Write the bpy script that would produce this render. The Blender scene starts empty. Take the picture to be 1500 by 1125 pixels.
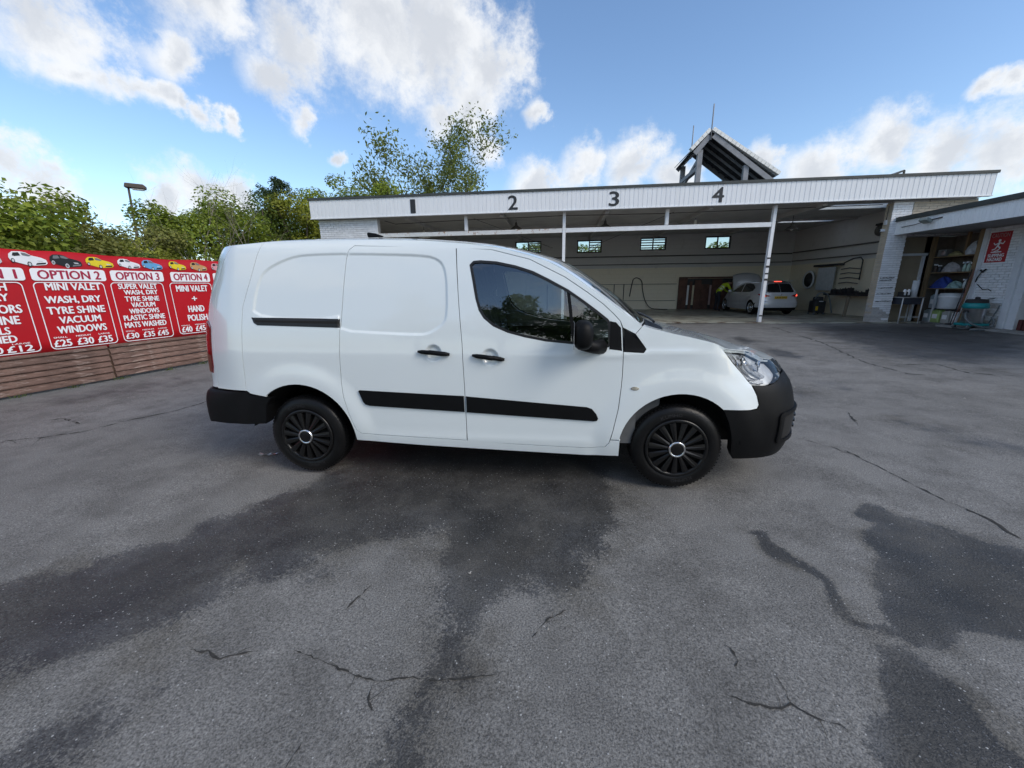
import bpy, math, random
import numpy as np
from mathutils import Matrix, Vector, geometry
PI = math.pi
random.seed(7); rng = np.random.default_rng(7)
scene = bpy.context.scene
COL = scene.collection

# ------------------------------------------------------------------ camera
CAM = Vector((1.9086, -3.4618, 1.4040))
YAW, PITCH, ROLL, FPX = -0.120636, -0.246596, -0.012223, 567.82
def cam_axes():
    d = Vector((math.sin(YAW)*math.cos(PITCH), math.cos(YAW)*math.cos(PITCH), math.sin(PITCH)))
    r = Vector((math.cos(YAW), -math.sin(YAW), 0)); u = r.cross(d)
    c, s = math.cos(ROLL), math.sin(ROLL)
    return c*r+s*u, -s*r+c*u, d
r_, u_, d_ = cam_axes()
cam = bpy.data.cameras.new('camera'); camo = bpy.data.objects.new('camera', cam); COL.objects.link(camo)
camo.matrix_world = Matrix(((r_.x, u_.x, -d_.x, CAM.x), (r_.y, u_.y, -d_.y, CAM.y), (r_.z, u_.z, -d_.z, CAM.z), (0, 0, 0, 1)))
cam.sensor_width = 36; cam.lens = FPX/1500*36; cam.clip_start = .05; cam.clip_end = 2000
scene.camera = camo

# ------------------------------------------------------------------ sky, sun, exposure
SUN_EL, SUN_AZ = math.radians(38), math.radians(120)     # azimuth from +Y towards +X: well to the right, a little behind the camera
world = bpy.data.worlds.new('World'); scene.world = world; world.use_nodes = True
def build_world():
    nt = world.node_tree; nt.nodes.clear(); N = nt.nodes.new; L = nt.links.new
    def math_(op, a, b=None, c=None, clamp=False):
        n = N('ShaderNodeMath'); n.operation = op; n.use_clamp = clamp
        for i, v in enumerate((a, b, c)):
            if v is None: continue
            if isinstance(v, (int, float)): n.inputs[i].default_value = v
            else: L(v, n.inputs[i])
        return n.outputs[0]
    def sstep(v, a, b):
        n = N('ShaderNodeMapRange'); n.interpolation_type = 'SMOOTHSTEP'; L(v, n.inputs[0])
        n.inputs[1].default_value = a; n.inputs[2].default_value = b; return n.outputs[0]
    sky = N('ShaderNodeTexSky'); sky.sky_type = 'NISHITA'; sky.sun_disc = False
    sky.sun_elevation = SUN_EL; sky.sun_rotation = SUN_AZ; sky.air_density = 1.0; sky.dust_density = .6; sky.ozone_density = 2.2
    hsv = N('ShaderNodeHueSaturation'); hsv.inputs['Saturation'].default_value = 1.06; hsv.inputs['Value'].default_value = 1.22; L(sky.outputs[0], hsv.inputs['Color'])
    tc = N('ShaderNodeTexCoord'); D = tc.outputs['Generated']
    def noise(scale, detail, rough, vec=D, dist=0):
        n = N('ShaderNodeTexNoise'); n.inputs['Scale'].default_value = scale; n.inputs['Detail'].default_value = detail
        n.inputs['Roughness'].default_value = rough; n.inputs['Distortion'].default_value = dist; L(vec, n.inputs['Vector']); return n
    w1 = noise(6.5, 9, .62); sub = N('ShaderNodeVectorMath'); sub.operation = 'SUBTRACT'; L(w1.outputs['Color'], sub.inputs[0]); sub.inputs[1].default_value = (.5, .5, .5)
    scl = N('ShaderNodeVectorMath'); scl.operation = 'SCALE'; L(sub.outputs[0], scl.inputs[0]); scl.inputs['Scale'].default_value = .145
    add = N('ShaderNodeVectorMath'); add.operation = 'ADD'; L(D, add.inputs[0]); L(scl.outputs[0], add.inputs[1]); W = add.outputs[0]
    blobs = [(-0.24,0.857,0.457,0.126),(-0.33,0.816,0.474,0.13),(-0.142,0.895,0.423,0.082),(-0.467,0.772,0.43,0.075),(-0.57,0.688,0.449,0.073),(-0.523,0.764,0.378,0.05),(-0.638,0.676,0.369,0.041),(-0.731,0.601,0.322,0.025),(-0.705,0.635,0.317,0.028),(-0.673,0.671,0.311,0.028),(-0.639,0.709,0.298,0.023),(-0.6,0.746,0.29,0.018),(-0.718,0.618,0.32,0.022),(-0.689,0.653,0.314,0.024),(-0.656,0.69,0.305,0.021),(-0.62,0.728,0.294,0.018),(-0.74,0.58,0.327,0.018),(-0.718,0.581,0.383,0.075),(-0.813,0.546,0.199,0.042),(-0.803,0.572,0.171,0.042),(-0.828,0.546,0.13,0.04),(-0.721,0.676,0.155,0.04),(-0.677,0.717,0.168,0.047),(-0.632,0.755,0.172,0.043),(-0.048,0.939,0.34,0.028),(-0.189,0.911,0.367,0.063),(-0.261,0.9,0.348,0.046),(-0.065,0.973,0.219,0.061),(0.042,0.968,0.246,0.059),(0.159,0.958,0.239,0.064),(0.238,0.948,0.212,0.052),(0.474,0.856,0.207,0.056),(0.541,0.81,0.224,0.057),(0.607,0.768,0.196,0.056),(0.66,0.728,0.184,0.054),(0.394,0.891,0.226,0.035),(0.62,0.734,0.277,0.021),(0.642,0.716,0.274,0.021),(-0.464,0.842,0.274,0.017),(-0.183,0.937,0.298,0.037),(-0.503,0.801,0.325,0.029)]
    m = None
    for x, y, z, r in blobs:
        d = N('ShaderNodeVectorMath'); d.operation = 'DISTANCE'; L(W, d.inputs[0]); d.inputs[1].default_value = (x, y, z)
        v = math_('DIVIDE', d.outputs['Value'], r*.93)
        m = v if m is None else math_('SMOOTH_MIN', m, v, .3)
    f1 = noise(13, 12, .68)
    m2 = math_('ADD', m, math_('MULTIPLY', math_('SUBTRACT', f1.outputs['Fac'], .5), 2.3))
    dens = sstep(m2, 1.42, .40)
    # scattered cloud over the rest of the dome
    f2 = noise(3.2, 7, .58); sep = N('ShaderNodeSeparateXYZ'); L(D, sep.inputs[0])
    back = sstep(sep.outputs['Y'], .45, .1)
    over = sstep(sep.outputs['Z'], .62, .8)
    dens2 = math_('MULTIPLY', sstep(f2.outputs['Fac'], .47, .62), math_('MAXIMUM', back, over))
    dens = math_('MAXIMUM', dens, dens2)
    # body shading: thick parts greyer, edges bright
    f3 = noise(9, 6, .6, W)
    thick = sstep(math_('ADD', m, math_('MULTIPLY', math_('SUBTRACT', f3.outputs['Fac'], .5), 2.0)), .95, .05)
    cr = N('ShaderNodeMix'); cr.data_type = 'RGBA'; L(math_('MULTIPLY', thick, .8), cr.inputs['Factor'])
    cr.inputs['A'].default_value = (5.7, 5.8, 5.9, 1); cr.inputs['B'].default_value = (3.7, 3.9, 4.25, 1)
    mx = N('ShaderNodeMix'); mx.data_type = 'RGBA'; L(math_('MULTIPLY', dens, .94), mx.inputs['Factor']); L(hsv.outputs[0], mx.inputs['A']); L(cr.outputs['Result'], mx.inputs['B'])
    bg = N('ShaderNodeBackground'); bg.inputs['Strength'].default_value = .14; L(mx.outputs['Result'], bg.inputs['Color'])
    out = N('ShaderNodeOutputWorld'); L(bg.outputs[0], out.inputs[0])
build_world()
sun = bpy.data.lights.new('sun', 'SUN'); sun.energy = 1.7; sun.angle = math.radians(28); sun.color = (1, .92, .80)
suno = bpy.data.objects.new('sun', sun); COL.objects.link(suno)
suno.rotation_euler = Vector((-math.sin(SUN_AZ)*math.cos(SUN_EL), -math.cos(SUN_AZ)*math.cos(SUN_EL), -math.sin(SUN_EL))).to_track_quat('-Z', 'Y').to_euler()
suno.location = (0, 0, 30)
vs = scene.view_settings; vs.view_transform = 'Standard'; vs.look = 'None'; vs.exposure = .30; vs.gamma = 1
scene.render.engine = 'CYCLES'
scene.cycles.use_denoising = True
scene.cycles.max_bounces = 7; scene.cycles.transparent_max_bounces = 10
scene.cycles.sample_clamp_indirect = 6

# ------------------------------------------------------------------ helpers
def wm(o):
    m = o.matrix_parent_inverse @ o.matrix_basis if o.parent else o.matrix_basis
    return wm(o.parent) @ m if o.parent else m.copy()
def parent_to(o, p):
    if p is not None:
        inv = wm(p).inverted(); o.parent = p; o.matrix_parent_inverse = inv
def tag(o, label, cat, group=None):
    o['label'] = label; o['category'] = cat
    if group: o['group'] = group
    return o
def thing(name, label, cat, loc=(0, 0, 0), rz=0, group=None):
    o = bpy.data.objects.new(name, None); COL.objects.link(o); o.location = loc; o.rotation_euler = (0, 0, rz)
    o.empty_display_size = .1
    return tag(o, label, cat, group)
def copy_tree(o, parent=None):
    c = o.copy(); COL.objects.link(c)
    if parent is not None: c.parent = parent; c.matrix_parent_inverse = o.matrix_parent_inverse.copy()
    for ch in list(o.children): copy_tree(ch, c)
    return c
def link_mesh(name, me, mat, parent=None, kind=None, label=None):
    o = bpy.data.objects.new(name, me); COL.objects.link(o)
    if mat is not None and not me.materials: me.materials.append(mat)
    parent_to(o, parent)
    if kind: o['kind'] = kind
    if label: o['label'] = label
    return o
class MB:
    """collects shapes; build() links them as one mesh object"""
    def __init__(s): s.v = []; s.f = []; s.sm = []
    def add(s, v, f, smooth=False):
        n = len(s.v); s.v += [tuple(map(float, p)) for p in v]; s.f += [tuple(i+n for i in q) for q in f]; s.sm += [smooth]*len(f); return s
    def bx(s, x0, x1, y0, y1, z0, z1, M=None):
        v = [Vector((x, y, z)) for z in (z0, z1) for y in (y0, y1) for x in (x0, x1)]
        if M is not None: v = [M @ p for p in v]
        return s.add(v, [(0, 2, 3, 1), (4, 5, 7, 6), (0, 1, 5, 4), (2, 6, 7, 3), (0, 4, 6, 2), (1, 3, 7, 5)])
    def bar(s, a, b, w, h):
        a, b = Vector(a), Vector(b); d = b-a; L = d.length
        M = Matrix.Translation(a) @ d.to_track_quat('Y', 'Z').to_matrix().to_4x4()
        return s.bx(-w/2, w/2, 0, L, -h/2, h/2, M)
    def tube(s, pts, r, n=8, cap=True):
        P = [Vector(p) for p in pts]; R = r if isinstance(r, (list, tuple)) else [r]*len(P)
        v = []; up = None
        for i, p in enumerate(P):
            t = (P[min(i+1, len(P)-1)]-P[max(i-1, 0)]).normalized()
            if up is None: up = Vector((0, 0, 1)) if abs(t.z) < .9 else Vector((1, 0, 0))
            a = t.cross(up).normalized(); b = a.cross(t).normalized(); up = b
            for k in range(n):
                w = 2*PI*k/n; v.append(p+R[i]*(math.cos(w)*a+math.sin(w)*b))
        f = [(i*n+k, i*n+(k+1) % n, (i+1)*n+(k+1) % n, (i+1)*n+k) for i in range(len(P)-1) for k in range(n)]
        s.add(v, f, True)
        if cap:
            s.f += [tuple(range(len(s.v)-len(v)+n-1, len(s.v)-len(v)-1, -1)), tuple(range(len(s.v)-n, len(s.v)))]; s.sm += [False, False]
        return s
    def lathe(s, prof, n=24, M=None, smooth=True):
        """prof [(r,h)] about local Z"""
        v = [Vector((r*math.cos(2*PI*k/n), r*math.sin(2*PI*k/n), h)) for r, h in prof for k in range(n)]
        if M is not None: v = [M @ p for p in v]
        f = [(i*n+k, i*n+(k+1) % n, (i+1)*n+(k+1) % n, (i+1)*n+k) for i in range(len(prof)-1) for k in range(n)]
        return s.add(v, f, smooth)
    def prism(s, poly, d0, d1, M=None, smooth=False):
        """2-D polygon (x,y) between z=d0 and d1"""
        n = len(poly); v = [Vector((x, y, d)) for d in (d0, d1) for x, y in poly]
        if M is not None: v = [M @ p for p in v]
        ar = sum(poly[i-1][0]*poly[i][1]-poly[i][0]*poly[i-1][1] for i in range(n))
        f = [tuple(range(n-1, -1, -1)), tuple(range(n, 2*n))]+[(i, (i+1) % n, n+(i+1) % n, n+i) for i in range(n)]
        if ar < 0: f = [tuple(reversed(q)) for q in f]
        return s.add(v, f, smooth)
    def mesh(s, name):
        me = bpy.data.meshes.new(name); me.from_pydata(s.v, [], s.f); me.polygons.foreach_set('use_smooth', s.sm); me.update(); return me
    def build(s, name, mat, parent=None, bevel=0, kind=None, label=None, segs=2):
        o = link_mesh(name, s.mesh(name), mat, parent, kind, label)
        if bevel:
            b = o.modifiers.new('b', 'BEVEL'); b.width = bevel; b.segments = segs; b.limit_method = 'ANGLE'; b.angle_limit = math.radians(40)
        return o
def frame(o, ex, ey):
    ex, ey = Vector(ex).normalized(), Vector(ey).normalized(); ez = ex.cross(ey)
    return Matrix(((ex.x, ey.x, ez.x, o[0]), (ex.y, ey.y, ez.y, o[1]), (ex.z, ey.z, ez.z, o[2]), (0, 0, 0, 1)))
def rrect(x0, x1, y0, y1, r, n=5):
    o = []
    for cx, cy, a in ((x1-r, y1-r, 0), (x0+r, y1-r, PI/2), (x0+r, y0+r, PI), (x1-r, y0+r, 1.5*PI)):
        o += [(cx+r*math.cos(a+PI/2*k/n), cy+r*math.sin(a+PI/2*k/n)) for k in range(n+1)]
    return o
def ring(outer, inner):
    """2-D ring faces between two equal-length loops"""
    n = len(outer); return [(x, y, 0) for x, y in outer]+[(x, y, 0) for x, y in inner], [(i, (i+1) % n, n+(i+1) % n, n+i) for i in range(n)]
def text_obj(name, body, M, x0, x1, y0, y1, mat, parent, bold=.02, depth=.0, kind=None, res=3, fat=0.):
    """lettering fitted to a rectangle of the frame M"""
    cu = bpy.data.curves.new('t', 'FONT'); cu.body = body; cu.size = 1; cu.offset = bold; cu.resolution_u = res; cu.space_character = 1.0+bold
    to = bpy.data.objects.new('t', cu); COL.objects.link(to)
    bpy.context.view_layer.update()
    me = bpy.data.meshes.new_from_object(to.evaluated_get(bpy.context.evaluated_depsgraph_get()))
    bpy.data.objects.remove(to); bpy.data.curves.remove(cu)
    co = np.empty(len(me.vertices)*3); me.vertices.foreach_get('co', co); co = co.reshape(-1, 3)
    lo, hi = co.min(0), co.max(0)
    P = np.empty_like(co); P[:, 0] = x0+(co[:, 0]-lo[0])/(hi[0]-lo[0])*(x1-x0); P[:, 1] = y0+(co[:, 1]-lo[1])/max(hi[1]-lo[1], 1e-6)*(y1-y0); P[:, 2] = depth
    A = np.array(M); P = P @ A[:3, :3].T+A[:3, 3]
    me.vertices.foreach_set('co', P.ravel()); me.materials.clear(); me.update(); me.name = name
    if fat:                      # heavier strokes: the same outline laid again a little to each side
        F = [tuple(p.vertices) for p in me.polygons]; V = []; FF = []
        ex, ez = A[:3, 0]/np.linalg.norm(A[:3, 0]), A[:3, 2]
        for k, (s, t) in enumerate(((-1, 0), (1, 0), (0, -1), (0, 1))):
            n = len(V); V += [tuple(p) for p in P+ex*fat*s+A[:3, 1]*fat*.6*t+ez*.0004*k]; FF += [tuple(i+n for i in f) for f in F]
        bpy.data.meshes.remove(me); me = bpy.data.meshes.new(name); me.from_pydata(V, [], FF); me.update()
    return link_mesh(name, me, mat, parent, kind)

# ------------------------------------------------------------------ materials
def mat(name, col, rough=.6, metal=0., var=.10, scale=6., bump=0., bscale=60., coat=0., spec=.5, emit=None, dirt=None, dscale=2.5, dlo=.5, dhi=.75, island=0., obrand=0., trans=0., stretch=None):
    m = bpy.data.materials.new(name); m.use_nodes = True; nt = m.node_tree; N, L = nt.nodes.new, nt.links.new
    p = nt.nodes['Principled BSDF']; p.inputs['Roughness'].default_value = rough; p.inputs['Metallic'].default_value = metal
    p.inputs['Specular IOR Level'].default_value = spec; p.inputs['Coat Weight'].default_value = coat; p.inputs['Coat Roughness'].default_value = .04
    tc = N('ShaderNodeTexCoord'); vec = tc.outputs['Object']
    if stretch:
        mp = N('ShaderNodeMapping'); mp.inputs['Scale'].default_value = stretch; L(vec, mp.inputs['Vector']); vec = mp.outputs[0]
    def noise(s, d=4, r=.6):
        n = N('ShaderNodeTexNoise'); n.inputs['Scale'].default_value = s; n.inputs['Detail'].default_value = d; n.inputs['Roughness'].default_value = r; L(vec, n.inputs['Vector']); return n.outputs['Fac']
    n1 = noise(scale); mr = N('ShaderNodeMapRange'); L(n1, mr.inputs[0]); mr.inputs[1].default_value = .3; mr.inputs[2].default_value = .7
    mr.inputs[3].default_value = 1-var; mr.inputs[4].default_value = 1+var
    sc = mr.outputs[0]
    for amt, src in ((island, 'g'), (obrand, 'o')):
        if amt:
            if src == 'g': rn = N('ShaderNodeNewGeometry').outputs['Random Per Island']
            else: rn = N('ShaderNodeObjectInfo').outputs['Random']
            r2 = N('ShaderNodeMapRange'); L(rn, r2.inputs[0]); r2.inputs[3].default_value = 1-amt; r2.inputs[4].default_value = 1+amt
            mu = N('ShaderNodeMath'); mu.operation = 'MULTIPLY'; L(sc, mu.inputs[0]); L(r2.outputs[0], mu.inputs[1]); sc = mu.outputs[0]
    vm = N('ShaderNodeVectorMath'); vm.operation = 'SCALE'; vm.inputs[0].default_value = col[:3]; L(sc, vm.inputs['Scale']); c = vm.outputs[0]
    if dirt is not None:
        n2 = noise(dscale, 8, .65); r3 = N('ShaderNodeMapRange'); L(n2, r3.inputs[0]); r3.inputs[1].default_value = dlo; r3.inputs[2].default_value = dhi
        mx = N('ShaderNodeMix'); mx.data_type = 'RGBA'; L(r3.outputs[0], mx.inputs['Factor']); L(c, mx.inputs['A']); mx.inputs['B'].default_value = (*dirt, 1); c = mx.outputs['Result']
    L(c, p.inputs['Base Color'])
    if bump:
        b = N('ShaderNodeBump'); b.inputs['Strength'].default_value = bump; b.inputs['Distance'].default_value = .01; L(noise(bscale, 3), b.inputs['Height']); L(b.outputs[0], p.inputs['Normal'])
    if emit: p.inputs['Emission Color'].default_value = (*emit[:3], 1); p.inputs['Emission Strength'].default_value = emit[3]
    if trans:
        t = N('ShaderNodeBsdfTranslucent'); L(c, t.inputs['Color']); ms = N('ShaderNodeMixShader'); ms.inputs[0].default_value = trans
        L(p.outputs[0], ms.inputs[1]); L(t.outputs[0], ms.inputs[2]); L(ms.outputs[0], nt.nodes['Material Output'].inputs[0])
    return m
def glass_mat(name, tint=(.5, .55, .55), ior=1.5, rough=.0):
    m = bpy.data.materials.new(name); m.use_nodes = True; nt = m.node_tree; N, L = nt.nodes.new, nt.links.new
    nt.nodes.remove(nt.nodes['Principled BSDF'])
    t = N('ShaderNodeBsdfTransparent'); t.inputs[0].default_value = (*tint, 1)
    g = N('ShaderNodeBsdfGlossy'); g.inputs['Roughness'].default_value = rough
    f = N('ShaderNodeFresnel'); f.inputs['IOR'].default_value = ior
    tc = N('ShaderNodeTexCoord'); nz = N('ShaderNodeTexNoise'); nz.inputs['Scale'].default_value = 3; L(tc.outputs['Object'], nz.inputs['Vector'])
    b = N('ShaderNodeBump'); b.inputs['Strength'].default_value = .02; b.inputs['Distance'].default_value = .02; L(nz.outputs['Fac'], b.inputs['Height']); L(b.outputs[0], g.inputs['Normal'])
    ms = N('ShaderNodeMixShader'); L(f.outputs[0], ms.inputs[0]); L(t.outputs[0], ms.inputs[1]); L(g.outputs[0], ms.inputs[2]); L(ms.outputs[0], nt.nodes['Material Output'].inputs[0])
    return m
# ------------------------------------------------------------------ surface maths for bodywork and stains
def cr(pts,n=24):
    """Catmull-Rom through pts -> dense polyline"""
    P=np.array(pts,float); P=np.vstack([2*P[0]-P[1],P,2*P[-1]-P[-2]])
    o=[]
    for i in range(1,len(P)-2):
        a,b,c,d=P[i-1:i+3]
        for t in np.linspace(0,1,n,endpoint=False):
            o.append(.5*(2*b+(c-a)*t+(2*a-5*b+4*c-d)*t*t+(3*b-a-3*c+d)*t**3))
    o.append(P[-2]); return np.array(o)
def sst(a,b,x):
    t=np.clip((x-a)/(b-a),0,1); return t*t*(3-2*t)
def curve1(pts):
    d=cr(pts); return lambda x: np.interp(x,d[:,0],d[:,1])
def inpoly(P,x,z):
    P=np.asarray(P);c=np.zeros(np.shape(x),bool)
    for i in range(len(P)):
        x1,z1=P[i];x2,z2=P[i-1]
        if z1==z2: continue
        k=((z1>z)!=(z2>z))&(x<(x2-x1)*(z-z1)/(z2-z1)+x1); c^=k
    return c
def sdf(P,x,z):
    P=np.asarray(P,float);d=np.full(np.shape(x),1e9)
    for i in range(len(P)):
        a=P[i-1];b=P[i];e=b-a;l=max(e@e,1e-12)
        t=np.clip(((x-a[0])*e[0]+(z-a[1])*e[1])/l,0,1)
        d=np.minimum(d,np.hypot(x-a[0]-t*e[0],z-a[1]-t*e[1]))
    return np.where(inpoly(P,x,z),-d,d)
class Skin:
    """body side as a plan curve (arc length u) pulled in by height profiles"""
    def __init__(s,plan,side,nose,rear,bn,br,extra=None):
        d=cr(plan); s.p=d; s.l=np.concatenate([[0],np.cumsum(np.hypot(*np.diff(d,axis=0).T))])
        s.L=s.l[-1]; s.side,s.nose,s.rear=curve1(side),curve1(nose),curve1(rear); s.bn,s.br=bn,br; s.extra=extra
    def xy(s,u): return np.interp(u,s.l,s.p[:,0]),np.interp(u,s.l,s.p[:,1])
    def u_of_x(s,x): return np.interp(x,s.p[:,0],s.l)
    def __call__(s,u,z):
        u=np.asarray(u,float);z=np.asarray(z,float)
        x,y=s.xy(u); e=.02; x1,y1=s.xy(np.clip(u-e,0,s.L)); x2,y2=s.xy(np.clip(u+e,0,s.L))
        tx,ty=x2-x1,y2-y1; l=np.hypot(tx,ty)+1e-9; nx,ny=-ty/l,tx/l   # outward for curve running rear->front at y>0
        wn=sst(s.bn[0],s.bn[1],x); wr=sst(s.br[0],s.br[1],x)
        d=s.side(z)*(1-wn)*(1-wr)+s.nose(z)*wn+s.rear(z)*wr
        if s.extra is not None: d=d-s.extra(x,z)
        return x-nx*d,np.maximum(y-ny*d,0),z
    def normal(s,u,z):
        e=.004
        a=np.stack(s(np.clip(u+e,0,s.L),z),-1)-np.stack(s(np.clip(u-e,0,s.L),z),-1)
        b=np.stack(s(u,z+e),-1)-np.stack(s(u,z-e),-1)
        n=np.cross(b,a); return n/(np.linalg.norm(n,axis=-1,keepdims=True)+1e-12)
# ------------------------------------------------------------------ the ground: one asphalt sheet with damp stains and cracks
WET = [  # (weight, softness, outline)
 (1.0, .10, [(-3.5,-2.9),(-1.6,-2.25),(-0.83,-2.15),(-0.64,-2.0),(-0.43,-1.76),(-0.26,-1.57),(-0.14,-1.13),(0.07,-0.87),(0.18,-0.43),(0.2,.6),(2.41,.6),(2.41,-0.44),(2.39,-0.94),(2.21,-1.32),(2.19,-1.55),(2.11,-1.75),(1.97,-1.83),(1.84,-1.87),(1.69,-1.99),(1.66,-2.14),(1.64,-2.33),(1.57,-2.5),(1.58,-2.65),(1.56,-3.2),(1.4,-3.2),(1.47,-2.66),(1.47,-2.42),(1.42,-2.09),(1.22,-1.65),(1.14,-1.48),(0.92,-1.62),(0.6,-1.83),(0.31,-2.0),(0.3,-2.23),(-0.01,-2.4),(-0.22,-2.51),(-1.2,-2.8),(-3,-3.4)]),
 (.62, .07, [(0.07,-2.69),(0.29,-2.62),(0.35,-2.41),(0.39,-2.13),(0.55,-2.19),(0.51,-2.5),(0.42,-2.69),(0.37,-2.9),(0.1,-3.1)]),
 (.95, .022, [(3.11,-1.17),(3.19,-1.22),(3.24,-1.38),(3.21,-1.75),(3.22,-1.85),(3.37,-1.87),(3.52,-1.62),(3.65,-1.34),(3.97,-0.94),(4.08,-1.06),(4.24,-1.25),(4.6,-1.6),(4.5,-2.0),(3.8,-1.96),(3.54,-1.98),(3.18,-1.95),(3.14,-1.87),(3.08,-1.62),(3.09,-1.4)]),
 (1.0, .025, [(3.13,-2.02),(3.35,-1.99),(3.28,-2.13),(3.33,-2.19),(3.31,-2.33),(3.31,-2.43),(3.4,-2.6),(3.3,-3.0),(2.8,-3.0),(2.8,-2.51),(2.9,-2.33),(3.01,-2.18)]),
 (.66, .16, [(5.29,1.17),(5.75,1.08),(5.8,0.47),(6.4,0.08),(5.7,-0.07),(5.51,0.28),(5.19,0.61)]),
 (.85, .30, [(9.59,9.73),(10.5,10.9),(13.67,11.27),(15.5,9.4),(14.23,8.4),(12.9,7),(10.86,5.06),(8.86,3.65),(8.76,4.24),(8.26,4.93),(8.77,6.91)]),
 (.9, .12, [(6.73,5.94),(6.81,4.7),(6.58,4.39),(6.22,5.16)]), (.9, .12, [(6.93,7.95),(6.86,6.85),(6.43,6.25),(6.51,7.36)]),
 (.55, .3, [(-5.18,0.61),(-5.18,1.73),(-4.29,2.55),(-3.49,1.85),(-3.96,0.71),(-4.4,0.12)]),
 (.9, .25, [(4.5,11.4),(8.8,11.6),(9.6,12.4),(3.6,12.6)]), (.5, .2, [(-4.5,-1.5),(-3.2,-1.1),(-2.2,-1.3),(-3.4,-1.8)]), (.5, .25, [(4.4,2.2),(6.2,3.2),(6.0,2.2),(4.8,1.4)]),
]
def vnoise(X, Y, f, seed):
    g = np.random.default_rng(seed).random((64, 64)); x, y = X*f, Y*f; i, j = np.floor(x).astype(int), np.floor(y).astype(int); u, v = x-i, y-j
    u, v = u*u*(3-2*u), v*v*(3-2*v); G = lambda a, b: g[a % 64, b % 64]
    return (G(i, j)*(1-u)*(1-v)+G(i+1, j)*u*(1-v)+G(i, j+1)*(1-u)*v+G(i+1, j+1)*u*v)-.5
def wet_field(X, Y, k=1.7):
    X, Y = X+sum(a*vnoise(X, Y, f, 3*n) for n, (f, a) in enumerate(((1.7, .16), (4.1, .14), (9.5, .10)))), Y+sum(a*vnoise(X, Y, f, 3*n+1) for n, (f, a) in enumerate(((1.7, .16), (4.1, .14), (9.5, .10))))
    W = np.zeros_like(X)
    for w, s, P in WET:
        d = sdf(P, X, Y); W = np.maximum(W, w*np.clip(.5-d/(2*s*k), 0, 1))
    return W
def make_ground():
    ax = lambda a, b, c, d: np.concatenate([np.arange(a, b, .12), np.arange(b, c, .035), np.arange(c, d+.01, .12)])
    far_ = np.array([1, 3, 8, 20, 50, 120, 300]); pad = lambda v: np.concatenate([v[0]-far_[::-1], v, v[-1]+far_])
    xs, ys = pad(ax(-7, -3, 6.2, 16)), pad(ax(-3.9, -3.1, 1.0, 13))
    X, Y = np.meshgrid(xs, ys); W = wet_field(X, Y); W2 = wet_field(X, Y, 7)
    Z = .012*np.sin(X*.55+1.3)*np.sin(Y*.47)+.006*np.sin(X*1.7+Y*1.1)
    Z = np.where((np.abs(X) > 25) | (np.abs(Y) > 25), 0, Z)-.012-.012*sst(9.5, 11.5, Y)
    nx, ny = len(xs), len(ys); V = np.stack([X, Y, Z], -1).reshape(-1, 3)
    i = (np.arange(ny-1)[:, None]*nx+np.arange(nx-1)[None, :]).ravel()
    F = np.stack([i, i+1, i+nx+1, i+nx], 1)
    me = bpy.data.meshes.new('ground'); me.vertices.add(len(V)); me.vertices.foreach_set('co', V.ravel())
    me.loops.add(F.size); me.loops.foreach_set('vertex_index', F.ravel().astype(np.int32))
    me.polygons.add(len(F)); me.polygons.foreach_set('loop_start', np.arange(0, F.size, 4, dtype=np.int32)); me.polygons.foreach_set('loop_total', np.full(len(F), 4, np.int32))
    me.polygons.foreach_set('use_smooth', np.ones(len(F), bool)); me.update(calc_edges=True); me.validate()
    at = me.attributes.new('damp', 'FLOAT', 'POINT'); at.data.foreach_set('value', W.ravel().astype(np.float32))
    at = me.attributes.new('stain', 'FLOAT', 'POINT'); at.data.foreach_set('value', W2.ravel().astype(np.float32))
    return me
def ground_z(x, y):
    z = .012*math.sin(x*.55+1.3)*math.sin(y*.47)+.006*math.sin(x*1.7+y*1.1)
    return z-.012-.012*float(sst(9.5, 11.5, y))
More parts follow.
